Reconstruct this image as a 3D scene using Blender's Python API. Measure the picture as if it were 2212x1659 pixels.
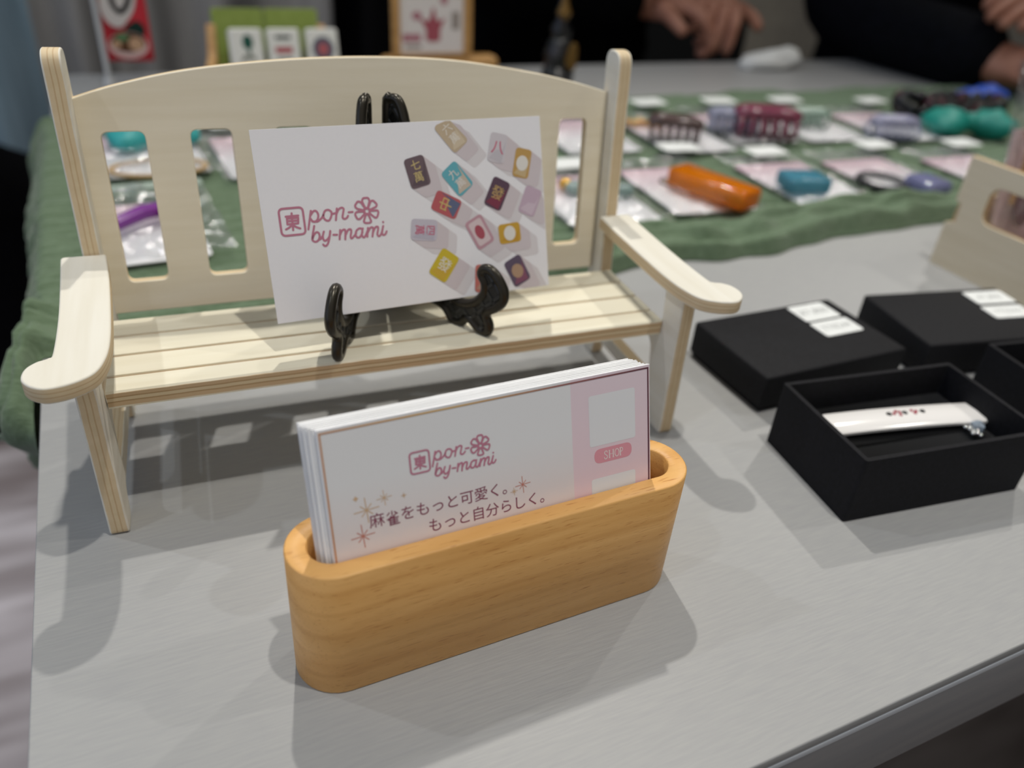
import bpy, bmesh, math, random
from mathutils import Vector, Matrix, noise
random.seed(7)
S = bpy.context.scene
for o in list(bpy.data.objects): bpy.data.objects.remove(o)
COL = S.collection
T = 0.74                      # table top height
MM = 0.001

# ------------------------------------------------------------------ camera
cam_d = bpy.data.cameras.new('camera'); cam = bpy.data.objects.new('camera', cam_d); COL.objects.link(cam)
R_ = Vector((0.904546, -0.419814, 0.074512)); U_ = Vector((0.173039, 0.521167, 0.835729)); F_ = Vector((0.389684, 0.743062, -0.544064))
cam.matrix_world = Matrix(((R_.x, U_.x, -F_.x, 0), (R_.y, U_.y, -F_.y, 0), (R_.z, U_.z, -F_.z, T + 0.1848), (0, 0, 0, 1)))
cam_d.sensor_fit = 'HORIZONTAL'; cam_d.sensor_width = 36.0; cam_d.lens = 36 * 1721.42 / 2212
cam_d.clip_start = 0.01; cam_d.clip_end = 50
cam_d.dof.use_dof = True; cam_d.dof.focus_distance = 0.228; cam_d.dof.aperture_fstop = 7.4
S.camera = cam

# ------------------------------------------------------------------ colour management
vs = S.view_settings
vs.view_transform = 'Standard'; vs.look = 'None'; vs.gamma = 1.0; vs.use_curve_mapping = False; vs.exposure = 0.0

# ------------------------------------------------------------------ world, ceiling spots and added fill spots
wd = bpy.data.worlds.new('room_ambient'); S.world = wd; wd.use_nodes = True
nt = wd.node_tree; bg = nt.nodes['Background']
def world_light():
    """dim hall: soft light from the hall behind the camera, cool daylight from the far left, dark overhead and behind the stall"""
    tc = nt.nodes.new('ShaderNodeTexCoord')
    def lobe(d, lo, hi):
        v = nt.nodes.new('ShaderNodeVectorMath'); v.operation = 'DOT_PRODUCT'; v.inputs[1].default_value = Vector(d).normalized()
        m = nt.nodes.new('ShaderNodeMapRange'); m.interpolation_type = 'SMOOTHSTEP'; m.inputs[1].default_value = lo; m.inputs[2].default_value = hi
        nt.links.new(tc.outputs['Generated'], v.inputs[0]); nt.links.new(v.outputs['Value'], m.inputs[0]); return m.outputs[0]
    def scaled(sock, col, prev):
        x = nt.nodes.new('ShaderNodeMix'); x.data_type = 'RGBA'; x.blend_type = 'ADD'; x.clamp_factor = False
        nt.links.new(sock, x.inputs[0])
        if prev is None: x.inputs[6].default_value = (.026, .029, .034, 1)
        else: nt.links.new(prev, x.inputs[6])
        x.inputs[7].default_value = (*col, 1); return x.outputs[2]
    a = scaled(lobe((-.30, -1, .42), .30, .97), (.33, .318, .30), None)
    b = scaled(lobe((-1, .0, .06), .70, .97), (.42, .52, .76), a)
    nt.links.new(b, bg.inputs[0]); bg.inputs[1].default_value = 1.0
world_light()

def lamp(x, y, power, aim=None, cone=120, col=(1.0, 0.965, 0.90), r=0.022, z=T + 2.0):
    d = bpy.data.lights.new('ceiling_or_fill_spot', 'SPOT'); d.energy = power; d.color = col; d.shadow_soft_size = r
    d.spot_size = math.radians(cone); d.spot_blend = 0.9
    o = bpy.data.objects.new('ceiling_or_fill_spot', d); o.location = (x, y, z); COL.objects.link(o)
    if aim: o.rotation_euler = (Vector((aim[0], aim[1], T)) - Vector((x, y, z))).to_track_quat('-Z', 'Y').to_euler()
lamp(0.31, 1.28, 86, (.28, -.12), 54)
lamp(0.31, -0.10, 58, (.28, .08), 54)
lamp(1.90, 1.22, 47, (.30, -.02), 46)
lamp(1.78, -0.10, 28, (.35, .10), 52)
lamp(-1.15, 1.22, 24, (.15, .10), 56, (0.90, 0.95, 1.0))
lamp(-1.15, -0.10, 18, (.20, .20), 60, (0.84, 0.92, 1.0))
lamp(-0.62, 0.95, 560, (-.58, .98), 29, (0.74, 0.82, 1.0))      # added fill to brighten the walkway floor left of the table
lamp(-0.10, 1.25, 105, (.0, 2.1), 52, (1.0, 0.98, 0.95))        # extra fill, not a real fixture, added to brighten the curtain
lamp(2.20, 2.0, 60, (1.9, 3.2), 60, (1.0, 0.95, 0.86))         # fill spot put in to lighten the back wall

# ------------------------------------------------------------------ materials
def lin(h):
    h = h.lstrip('#'); v = [int(h[i:i+2], 16) / 255 for i in (0, 2, 4)]
    return tuple((c / 12.92 if c <= .04045 else ((c + .055) / 1.055) ** 2.4) for c in v) + (1.0,)
_mc = {}
def mat(name, color='808080', rough=.5, metal=0.0, spec=.5, trans=0.0, sheen=0.0, alpha=1.0):
    if name in _mc: return _mc[name]
    m = bpy.data.materials.new(name); m.use_nodes = True
    b = m.node_tree.nodes['Principled BSDF']
    b.inputs['Base Color'].default_value = lin(color) if isinstance(color, str) else tuple(color) + (1.0,)
    b.inputs['Roughness'].default_value = rough; b.inputs['Metallic'].default_value = metal
    b.inputs['Specular IOR Level'].default_value = spec; b.inputs['Transmission Weight'].default_value = trans
    b.inputs['Sheen Weight'].default_value = sheen; b.inputs['Alpha'].default_value = alpha
    _mc[name] = m; return m
def N(m, t, **kw):
    n = m.node_tree.nodes.new(t)
    for k, v in kw.items(): setattr(n, k, v)
    return n
def L(m, a, b): m.node_tree.links.new(a, b)
def bsdf(m): return m.node_tree.nodes['Principled BSDF']
def grainy(m, c1, c2, scale, stretch, bump=.0, detail=6, bumpd=.0005, lo=.35, hi=.65):
    """procedural: stretched noise between two colours, plus a bump"""
    tc = N(m, 'ShaderNodeTexCoord'); mp = N(m, 'ShaderNodeMapping'); mp.inputs['Scale'].default_value = stretch
    nz = N(m, 'ShaderNodeTexNoise'); nz.inputs['Scale'].default_value = scale; nz.inputs['Detail'].default_value = detail
    rp = N(m, 'ShaderNodeValToRGB'); rp.color_ramp.elements[0].position = lo; rp.color_ramp.elements[1].position = hi
    rp.color_ramp.elements[0].color = lin(c1); rp.color_ramp.elements[1].color = lin(c2)
    L(m, tc.outputs['Object'], mp.inputs[0]); L(m, mp.outputs[0], nz.inputs[0]); L(m, nz.outputs[0], rp.inputs[0])
    L(m, rp.outputs[0], bsdf(m).inputs['Base Color'])
    if bump:
        bp = N(m, 'ShaderNodeBump'); bp.inputs['Strength'].default_value = bump; bp.inputs['Distance'].default_value = bumpd
        L(m, nz.outputs[0], bp.inputs['Height']); L(m, bp.outputs[0], bsdf(m).inputs['Normal'])
    return tc, rp, nz

# painted table
M_table = mat('grey_paint', 'A9A9A6', .42, spec=.45)
grainy(M_table, '9A9A9A', 'A1A19F', 1, (95, 1100, 300), .26, 9, .0003, .3, .7)
M_tside = mat('grey_paint_edge', '8A8888', .45)
grainy(M_tside, '848486', '908E8E', 1, (14, 160, 160), .1, 6)
M_lip = mat('grey_edge_band', 'CFD3D8', .3)
grainy(M_lip, 'CBD0D6', 'D4D8DC', 1, (30, 30, 200), .05, 4)

# birch plywood: layers across the plate's own thickness (object Z), face grain along object X
def plywood(name, th, face1='E5E1D5', face2='E2D4B4', edge=('DCC8A6', 'CBB18C'), axis='X'):
    m = mat(name, face1, .62, spec=.25)
    tc = N(m, 'ShaderNodeTexCoord'); sp = N(m, 'ShaderNodeSeparateXYZ'); L(m, tc.outputs['Object'], sp.inputs[0])
    mul = N(m, 'ShaderNodeMath', operation='MULTIPLY_ADD'); mul.inputs[1].default_value = 1 / th; mul.inputs[2].default_value = .5
    # slight waviness of the layers
    nz0 = N(m, 'ShaderNodeTexNoise'); nz0.inputs['Scale'].default_value = 90
    L(m, tc.outputs['Object'], nz0.inputs[0])
    wv = N(m, 'ShaderNodeMath', operation='MULTIPLY_ADD'); wv.inputs[1].default_value = .10; wv.inputs[2].default_value = -.05
    L(m, nz0.outputs[0], wv.inputs[0])
    ad = N(m, 'ShaderNodeMath', operation='ADD'); L(m, sp.outputs['Z'], mul.inputs[0]); L(m, mul.outputs[0], ad.inputs[0]); L(m, wv.outputs[0], ad.inputs[1])
    rp = N(m, 'ShaderNodeValToRGB'); e = rp.color_ramp.elements
    e[0].position = 0; e[0].color = lin(face1); e[1].position = 1; e[1].color = lin(face1)
    for p, c in ((.08, face1), (.11, edge[0]), (.33, edge[0]), (.36, edge[1]), (.40, edge[1]), (.43, 'DCCAA8'), (.60, 'DCCAA8'), (.63, edge[1]), (.67, edge[1]), (.70, edge[0]), (.89, edge[0]), (.92, face1)):
        q = e.new(p); q.color = lin(c)
    L(m, ad.outputs[0], rp.inputs[0])
    mp = N(m, 'ShaderNodeMapping'); mp.inputs['Scale'].default_value = (18, 260, 260) if axis == 'X' else (260, 18, 260)
    nz = N(m, 'ShaderNodeTexNoise'); nz.inputs['Scale'].default_value = 1; nz.inputs['Detail'].default_value = 7
    L(m, tc.outputs['Object'], mp.inputs[0]); L(m, mp.outputs[0], nz.inputs[0])
    rp2 = N(m, 'ShaderNodeValToRGB'); rp2.color_ramp.elements[0].position = .3; rp2.color_ramp.elements[1].position = .7
    rp2.color_ramp.elements[0].color = (.93, .915, .88, 1); rp2.color_ramp.elements[1].color = (1, 1, 1, 1)
    L(m, nz.outputs[0], rp2.inputs[0])
    mx = N(m, 'ShaderNodeMix', data_type='RGBA', blend_type='MULTIPLY'); mx.inputs[0].default_value = 1
    L(m, rp.outputs[0], mx.inputs[6]); L(m, rp2.outputs[0], mx.inputs[7]); L(m, mx.outputs[2], bsdf(m).inputs['Base Color'])
    bp = N(m, 'ShaderNodeBump'); bp.inputs['Strength'].default_value = .15; bp.inputs['Distance'].default_value = .0003
    L(m, nz.outputs[0], bp.inputs['Height']); L(m, bp.outputs[0], bsdf(m).inputs['Normal'])
    return m
M_ply = plywood('birch_plywood', .0057)
M_ply5 = plywood('birch_plywood_thin', .0050, axis='Y')
M_ply4 = plywood('birch_plywood_back', .0040, 'F4EBD6', 'DCCBA8')
M_seat = plywood('birch_seat_board', .0057, 'E6E0CC', 'E6DABC', ('D0B692', 'B3966E'))
M_groove = mat('bare_wood_groove', 'F2DCAE', .7)
M_crate = plywood('grey_birch_crate', .004, 'DACDB4', 'B4A890', ('BC9A6C', '96744A'))

# oiled beech
M_beech = mat('oiled_beech', 'DDA868', .42, spec=.4)
def beech(m):
    tc = N(m, 'ShaderNodeTexCoord'); mp = N(m, 'ShaderNodeMapping'); mp.inputs['Scale'].default_value = (9, 60, 95)
    nz = N(m, 'ShaderNodeTexNoise'); nz.inputs['Scale'].default_value = 1.3; nz.inputs['Detail'].default_value = 5; nz.inputs['Distortion'].default_value = .8
    L(m, tc.outputs['Object'], mp.inputs[0]); L(m, mp.outputs[0], nz.inputs[0])
    rp = N(m, 'ShaderNodeValToRGB'); rp.color_ramp.elements[0].position = .32; rp.color_ramp.elements[1].position = .68
    rp.color_ramp.elements[0].color = lin('D8A05A'); rp.color_ramp.elements[1].color = lin('EAB670')
    L(m, nz.outputs[0], rp.inputs[0])
    # growth rings, swirled at one end
    mpw = N(m, 'ShaderNodeMapping'); mpw.inputs['Scale'].default_value = (14, 30, 150); mpw.inputs['Rotation'].default_value = (0, .22, 0)
    wv = N(m, 'ShaderNodeTexWave', wave_type='BANDS', bands_direction='Z'); wv.inputs['Scale'].default_value = .28; wv.inputs['Distortion'].default_value = 5; wv.inputs['Detail'].default_value = 2; wv.inputs['Detail Scale'].default_value = .6
    L(m, tc.outputs['Object'], mpw.inputs[0]); L(m, mpw.outputs[0], wv.inputs[0])
    rw = N(m, 'ShaderNodeValToRGB'); rw.color_ramp.elements[0].position = 0; rw.color_ramp.elements[0].color = (.90, .85, .79, 1); rw.color_ramp.elements[1].position = .22; rw.color_ramp.elements[1].color = (1, 1, 1, 1)
    L(m, wv.outputs[0], rw.inputs[0])
    # short dark pores
    mp2 = N(m, 'ShaderNodeMapping'); mp2.inputs['Scale'].default_value = (210, 2000, 3000); mp2.inputs['Rotation'].default_value = (0, .16, 0)
    n2 = N(m, 'ShaderNodeTexNoise'); n2.inputs['Scale'].default_value = 1; n2.inputs['Detail'].default_value = 1
    L(m, tc.outputs['Object'], mp2.inputs[0]); L(m, mp2.outputs[0], n2.inputs[0])
    r2 = N(m, 'ShaderNodeValToRGB'); r2.color_ramp.elements[0].position = .24; r2.color_ramp.elements[0].color = (.70, .56, .44, 1); r2.color_ramp.elements[1].position = .37; r2.color_ramp.elements[1].color = (1, 1, 1, 1)
    L(m, n2.outputs[0], r2.inputs[0])
    x1 = N(m, 'ShaderNodeMix', data_type='RGBA', blend_type='MULTIPLY'); x1.inputs[0].default_value = .75
    L(m, rp.outputs[0], x1.inputs[6]); L(m, rw.outputs[0], x1.inputs[7])
    x2 = N(m, 'ShaderNodeMix', data_type='RGBA', blend_type='MULTIPLY'); x2.inputs[0].default_value = 1
    L(m, x1.outputs[2], x2.inputs[6]); L(m, r2.outputs[0], x2.inputs[7]); L(m, x2.outputs[2], bsdf(m).inputs['Base Color'])
    bp = N(m, 'ShaderNodeBump'); bp.inputs['Strength'].default_value = .12; bp.inputs['Distance'].default_value = .0003
    L(m, n2.outputs[0], bp.inputs['Height']); L(m, bp.outputs[0], bsdf(m).inputs['Normal'])
beech(M_beech)

M_card = mat('matt_card_stock', 'E9E8EA', .55, spec=.35)
grainy(M_card, 'F3F2F5', 'F4F3F6', 900, (1, 1, 1), 0)
M_cardedge = mat('white_paper', 'EFEFEF', .7, spec=.2)
grainy(M_cardedge, 'ECECEC', 'F4F4F4', 1, (60, 60, 4000), 0)
M_easel = mat('black_plastic', '0D0D0E', .38, spec=.5)
grainy(M_easel, '0A0A0B', '151514', 900, (1, 1, 1), .12, 3, .0002)
M_rib = mat('dark_grey_plastic_rib', '232423', .4)
M_bronze = mat('bronze_rubbed_black', '36322A', .3, .6)
M_rose = mat('rose_ink', 'C68297', .6, spec=.2)
M_wine = mat('wine_ink', '8E4C62', .6, spec=.2)
M_boxn = mat('black_box_paper', '101013', .75, spec=.25)
grainy(M_boxn, '0E0E11', '15151A', 600, (1, 1, 1), .15, 4, .0002)
M_boxlid = mat('black_lid_paper', '1B1B1E', .7, spec=.22)
grainy(M_boxlid, '121215', '19191C', 600, (1, 1, 1), .15, 4, .0002)
M_boxrim = mat('worn_box_edge', '2C2C30', .7)
M_velvet = mat('black_velvet', '050506', .9, spec=.1, sheen=.15)
M_white = mat('white_sticker', 'E6E8E6', .5)
grainy(M_white, 'E2E4E2', 'EAECEA', 300, (1, 1, 1), 0)
M_ink = mat('grey_ink', '9A9C9A', .6)
M_enamel = mat('white_enamel', 'EEEBE8', .12, spec=.7)
M_gold = mat('gold_metal', 'D8A850', .25, 1.0)
M_silver = mat('silver_metal', 'C8C8C8', .2, 1.0)
M_black = mat('black_gloss', '060606', .15)
M_crystal = mat('clear_crystal', 'DCEAF8', .05, 0, .8, .7)
M_gauze = mat('sage_green_gauze', '6F8A6C', .9, spec=.1, sheen=.2)
grainy(M_gauze, '56684F', '6E8168', 1, (200, 900, 300), .7, 5, .0008, .25, .75)
M_film = bpy.data.materials.new('clear_film'); M_film.use_nodes = True
def film(m):
    nt = m.node_tree; nt.nodes.remove(nt.nodes['Principled BSDF']); out = nt.nodes['Material Output']
    tr = N(m, 'ShaderNodeBsdfTransparent'); tr.inputs[0].default_value = (.97, .98, .98, 1)
    gl = N(m, 'ShaderNodeBsdfGlossy'); gl.inputs['Roughness'].default_value = .16
    df = N(m, 'ShaderNodeBsdfDiffuse'); df.inputs[0].default_value = (.8, .83, .85, 1)
    tc = N(m, 'ShaderNodeTexCoord'); nz = N(m, 'ShaderNodeTexNoise'); nz.inputs['Scale'].default_value = 120; nz.inputs['Detail'].default_value = 2
    bp = N(m, 'ShaderNodeBump'); bp.inputs['Strength'].default_value = 1.0; bp.inputs['Distance'].default_value = .007
    L(m, tc.outputs['Object'], nz.inputs[0]); L(m, nz.outputs[0], bp.inputs['Height']); L(m, bp.outputs[0], gl.inputs['Normal'])
    lw = N(m, 'ShaderNodeLayerWeight'); lw.inputs[0].default_value = .25
    mr = N(m, 'ShaderNodeMapRange'); mr.inputs[3].default_value = .15; mr.inputs[4].default_value = .50
    L(m, lw.outputs['Facing'], mr.inputs[0])
    a = N(m, 'ShaderNodeMixShader'); a.inputs[0].default_value = .08; L(m, tr.outputs[0], a.inputs[1]); L(m, df.outputs[0], a.inputs[2])
    b = N(m, 'ShaderNodeMixShader'); L(m, mr.outputs[0], b.inputs[0]); L(m, a.outputs[0], b.inputs[1]); L(m, gl.outputs[0], b.inputs[2])
    L(m, b.outputs[0], out.inputs[0])
film(M_film)
def resin(name, color, rough=.12, trans=.55):
    m = mat(name, color, rough, 0, .6, trans)
    return m
M_skin = mat('skin', 'C08A70', .5, spec=.35)
grainy(M_skin, '96644F', 'AC7A64', 60, (1, 1, 1), .1, 4, .001)
M_navy = mat('dark_navy_cloth', '07080C', .9, spec=.1)
grainy(M_navy, '06070A', '0B0C12', 120, (1, 1, 1), .3, 4, .002)
M_blk = mat('black_cloth', '050506', .95, spec=.05)
grainy(M_blk, '040405', '08080A', 120, (1, 1, 1), .3, 4, .002)
M_hair = mat('black_hair', '0B0908', .45)

def ink_l(h):
    c = lin(h); k = 1.18 if max(c[:3]) < .55 else 1.0
    return mat('printed_' + h, tuple(min(.9, v*k) for v in c[:3]), .55, spec=.25)
def ink(h): return mat('ink_' + h, h, .55, spec=.25)

# ------------------------------------------------------------------ geometry helpers
def link(name, me, m=None, parent=None, loc=None, M=None):
    o = bpy.data.objects.new(name, me); COL.objects.link(o)
    if m is not None and me is not None:
        me.materials.clear()
        for k in (m if isinstance(m, (list, tuple)) else [m]): me.materials.append(k)
    if parent: o.parent = parent
    if M is not None: o.matrix_local = M
    elif loc is not None: o.location = loc
    return o
def tag(o, label, cat, group=None, kind=None):
    if label: o['label'] = label
    if cat: o['category'] = cat
    if group: o['group'] = group
    if kind: o['kind'] = kind
    return o
def thing(name, label, cat, loc=(0, 0, 0), rz=0.0, group=None):
    o = bpy.data.objects.new(name, None); o.empty_display_size = .01; COL.objects.link(o)
    o.location = loc; o.rotation_euler = (0, 0, rz)
    return tag(o, label, cat, group)
def dup(root, label=None, loc=None, rz=None):
    r = root.copy(); COL.objects.link(r)
    if label: r['label'] = label
    if loc: r.location = loc
    if rz is not None: r.rotation_euler = (0, 0, rz)
    for ch in list(root.children):
        c = ch.copy(); COL.objects.link(c); c.parent = r; c.matrix_local = ch.matrix_local
        for g in list(ch.children):
            d = g.copy(); COL.objects.link(d); d.parent = c; d.matrix_local = g.matrix_local
    return r
def smooth(me, ang=40):
    for p in me.polygons: p.use_smooth = True
    me.set_sharp_from_angle(angle=math.radians(ang))
    return me
def finish(bm, name='m', ang=40):
    bmesh.ops.recalc_face_normals(bm, faces=bm.faces[:])
    me = bpy.data.meshes.new(name); bm.to_mesh(me); bm.free(); return smooth(me, ang)
def evaluate(tmp):
    COL.objects.link(tmp); dg = bpy.context.evaluated_depsgraph_get(); dg.update()
    me = bpy.data.meshes.new_from_object(tmp.evaluated_get(dg))
    d = tmp.data; bpy.data.objects.remove(tmp)
    if isinstance(d, bpy.types.Mesh): bpy.data.meshes.remove(d)
    else: bpy.data.curves.remove(d)
    return me
def fillet(pts, r, n=6):
    """round the corners of a closed polygon; r is one radius or one per corner"""
    out = []; k = len(pts)
    for i, p in enumerate(pts):
        rr = r[i] if isinstance(r, (list, tuple)) else r
        p = Vector(p); a = Vector(pts[i-1]); b = Vector(pts[(i+1) % k])
        u = (a - p); v = (b - p); lu, lv = u.length, v.length
        if rr <= 0 or lu == 0 or lv == 0: out.append(tuple(p)); continue
        u /= lu; v /= lv; ang = u.angle(v, math.pi)
        if abs(ang - math.pi) < .05: out.append(tuple(p)); continue
        d = min(rr / math.tan(ang / 2), lu * .49, lv * .49)
        s, e = p + u * d, p + v * d
        for j in range(n + 1):
            t = j / n; q = s * (1-t)**2 + p * 2*t*(1-t) + e * t*t; out.append((q.x, q.y))
    return out
def crom(pts, closed=False, n=8):
    P = [Vector(p) for p in pts]; k = len(P); out = []
    segs = k if closed else k - 1
    for i in range(segs):
        if closed: a, b, c, d = P[i-1], P[i], P[(i+1) % k], P[(i+2) % k]
        else: a, b, c, d = P[max(i-1, 0)], P[i], P[i+1], P[min(i+2, k-1)]
        for j in range(n):
            t = j / n
            out.append(tuple(.5*((2*b)+(c-a)*t+(2*a-5*b+4*c-d)*t*t+(3*b-3*c+d-a)*t**3)))
    if not closed: out.append(tuple(P[-1]))
    return out
def plate_mesh(loops, th, bev=.0004, res=2):
    cd = bpy.data.curves.new('tmp', 'CURVE'); cd.dimensions = '2D'; cd.fill_mode = 'BOTH'
    for lp in loops:
        s = cd.splines.new('POLY'); s.points.add(len(lp) - 1); s.use_cyclic_u = True
        for q, p in zip(s.points, lp): q.co = (p[0], p[1], 0, 1)
    cd.extrude = max(th / 2 - bev, 0); cd.bevel_depth = bev; cd.bevel_resolution = res; cd.offset = -bev
    return smooth(evaluate(bpy.data.objects.new('tmp', cd)), 35)
def basis(o, u, v):
    u = Vector(u).normalized(); v = Vector(v).normalized(); w = u.cross(v)
    return Matrix(((u.x, v.x, w.x, o[0]), (u.y, v.y, w.y, o[1]), (u.z, v.z, w.z, o[2]), (0, 0, 0, 1)))
def plate(name, loops, th, m, parent=None, M=None, bev=.0004):
    return link(name, plate_mesh(loops, th, bev), m, parent, M=M)
def rrect(x0, y0, x1, y1, r, n=6): return fillet([(x0, y0), (x1, y0), (x1, y1), (x0, y1)], r, n)
def ellipse(cx, cy, a, b, n=28, rot=0):
    c, s = math.cos(rot), math.sin(rot)
    return [(cx + a*math.cos(t)*c - b*math.sin(t)*s, cy + a*math.cos(t)*s + b*math.sin(t)*c) for t in [2*math.pi*i/n for i in range(n)]]
def bm_box(bm, x0, y0, z0, x1, y1, z1, bev=0):
    b2 = bmesh.new(); bmesh.ops.create_cube(b2, size=1)
    for v in b2.verts: v.co = ((x0+x1)/2 + v.co.x*(x1-x0), (y0+y1)/2 + v.co.y*(y1-y0), (z0+z1)/2 + v.co.z*(z1-z0))
    if bev: bmesh.ops.bevel(b2, geom=b2.edges[:], offset=bev, segments=3, affect='EDGES', profile=.5)
    me = bpy.data.meshes.new('t'); b2.to_mesh(me); b2.free(); bm.from_mesh(me); bpy.data.meshes.remove(me)
def box(name, a, b, m, parent=None, bev=.0006, loc=None, M=None):
    bm = bmesh.new(); bm_box(bm, *a, *b, bev); return link(name, finish(bm), m, parent, loc, M)
def bm_tube(bm, pts, r, n=10, closed=False, caps=True):
    P = [Vector(p) for p in pts]; k = len(P); rings = []
    rs = r if isinstance(r, (list, tuple)) else [r] * k
    prev = None
    for i in range(k):
        if closed: t = (P[(i+1) % k] - P[i-1])
        else: t = P[min(i+1, k-1)] - P[max(i-1, 0)]
        t.normalize()
        if prev is None:
            a = Vector((0, 0, 1)) if abs(t.z) < .9 else Vector((1, 0, 0)); x = t.cross(a).normalized()
        else: x = (prev - t * prev.dot(t)).normalized()
        prev = x; y = t.cross(x)
        rings.append([bm.verts.new(P[i] + (x*math.cos(q) + y*math.sin(q)) * rs[i]) for q in [2*math.pi*j/n for j in range(n)]])
    for i in range(k if closed else k - 1):
        a, b = rings[i], rings[(i+1) % k]
        for j in range(n): bm.faces.new((a[j], a[(j+1) % n], b[(j+1) % n], b[j]))
    if not closed and caps:
        bm.faces.new(rings[0][::-1]); bm.faces.new(rings[-1])
def tube(name, pts, r, m, parent=None, n=10, closed=False, loc=None):
    bm = bmesh.new(); bm_tube(bm, pts, r, n, closed); return link(name, finish(bm, ang=60), m, parent, loc)
def lathe(name, prof, m, parent=None, loc=None, n=28, M=None):
    bm = bmesh.new(); rings = []
    for r, z in prof: rings.append([bm.verts.new((r*math.cos(2*math.pi*j/n), r*math.sin(2*math.pi*j/n), z)) for j in range(n)])
    for a, b in zip(rings, rings[1:]):
        for j in range(n): bm.faces.new((a[j], a[(j+1) % n], b[(j+1) % n], b[j]))
    bm.faces.new(rings[0][::-1]); bm.faces.new(rings[-1])
    return link(name, finish(bm, ang=45), m, parent, loc, M)
def bm_blob(bm, c, r, seg=20):
    vs_ = bmesh.ops.create_uvsphere(bm, u_segments=seg, v_segments=seg // 2, radius=1)['verts']
    for v in vs_: v.co = (c[0] + v.co.x*r[0], c[1] + v.co.y*r[1], c[2] + v.co.z*r[2])
def skin(verts, edges, radii, sub=2, root=0):
    me = bpy.data.meshes.new('t'); me.from_pydata(verts, edges, []); o = bpy.data.objects.new('t', me)
    sm = o.modifiers.new('s', 'SKIN'); sm.use_smooth_shade = True
    if not me.skin_vertices: 
        me.attributes  # skin layer made by the modifier below
    if not me.skin_vertices:
        bm = bmesh.new(); bm.from_mesh(me); bm.verts.layers.skin.verify(); bm.to_mesh(me); bm.free()
    for i, r in enumerate(radii):
        sv = me.skin_vertices[0].data[i]; rr = r if isinstance(r, tuple) else (r, r); sv.radius = rr; sv.use_root = (i == root)
    s2 = o.modifiers.new('u', 'SUBSURF'); s2.levels = sub; s2.render_levels = sub
    return smooth(evaluate(o), 180)
# flat print: ribbons and filled shapes laid a hair above a surface
_nst = {}
def bm_stroke(bm, pts, w, z=0.0, n=10):
    """flat ribbon of even width with round ends; every stroke a micron above the one before, so nothing is coplanar"""
    k_ = _nst.setdefault(id(bm), [0]); k_[0] += 1; z = z + 1.2e-6 * (k_[0] % 60); h = w / 2
    P = [Vector((p[0], p[1], z)) for p in pts]; Q = [P[0]]
    for p in P[1:]:
        if (p - Q[-1]).length > 1e-7: Q.append(p)
    closed = len(Q) > 3 and (Q[0] - Q[-1]).length < 1e-6
    if closed: Q.pop()
    m = len(Q)
    if m < 2: bm.faces.new([bm.verts.new((Q[0].x + h*math.cos(2*math.pi*j/12), Q[0].y + h*math.sin(2*math.pi*j/12), z)) for j in range(12)]); return
    Lv, Rv = [], []
    for i in range(m):
        a = Q[i] - Q[i-1] if (i or closed) else Q[1] - Q[0]
        b = Q[(i+1) % m] - Q[i] if (i < m-1 or closed) else Q[-1] - Q[-2]
        a.normalize(); b.normalize(); t = (a + b)
        if t.length < 1e-3: t = b.copy()
        t.normalize(); q = Vector((-t.y, t.x, 0)); sc_ = h / max(.5, q.dot(Vector((-a.y, a.x, 0))))
        Lv.append(bm.verts.new(Q[i] + q*sc_)); Rv.append(bm.verts.new(Q[i] - q*sc_))
    for i in range(m if closed else m - 1):
        k = (i+1) % m; bm.faces.new((Rv[i], Rv[k], Lv[k], Lv[i]))
    if not closed and n > 4:
        for e, (c, d) in enumerate(((Q[0], Q[0] - Q[1]), (Q[-1], Q[-1] - Q[-2]))):
            a0 = math.atan2(d.y, d.x); arc = [bm.verts.new((c.x + h*math.cos(a0 - math.pi/2 + math.pi*j/6), c.y + h*math.sin(a0 - math.pi/2 + math.pi*j/6), z)) for j in range(1, 6)]
            ends = (Lv[0], Rv[0]) if e == 0 else (Rv[-1], Lv[-1])
            bm.faces.new([ends[0]] + arc + [ends[1]])
def bm_fill(bm, lp, z=0.0): bm.faces.new([bm.verts.new((p[0], p[1], z)) for p in lp])
def flat(bm, mats):
    me = bpy.data.meshes.new('print'); bm.to_mesh(me); bm.free(); return me
def printed(name, bm, m, parent, M): return link(name, flat(bm, m), m, parent, M=M)
def text_mesh(s, size, offset=0.0, align='CENTER'):
    cd = bpy.data.curves.new('t', 'FONT'); cd.body = s; cd.size = size; cd.align_x = align; cd.align_y = 'CENTER'; cd.offset = offset
    return evaluate(bpy.data.objects.new('t', cd))
def join_into(bm, me, M=None):
    if M is not None: me.transform(M)
    bm.from_mesh(me); bpy.data.meshes.remove(me)

# ================================================================== SETTING
def struct(name, me, m, loc=None):
    o = link(name, me, m, None, loc); o['kind'] = 'structure'; return o
M_floor = mat('vinyl_plank_floor', '6E645C', .45)
grainy(M_floor, '5A4F48', '8A8078', 1, (2.2, 14, 3), .1, 5)
bm = bmesh.new(); bm_box(bm, -4, -3, -.1, 6, 5, 0); struct('floor', finish(bm), M_floor)
M_wall = mat('grey_wall', '8C877A', .8); grainy(M_wall, '88837A', '928D82', 12, (1, 1, 1), .05)
bm = bmesh.new(); bm_box(bm, -4, 3.2, 0, 6, 3.3, 3.0); struct('wall_back', finish(bm), M_wall)

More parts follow.
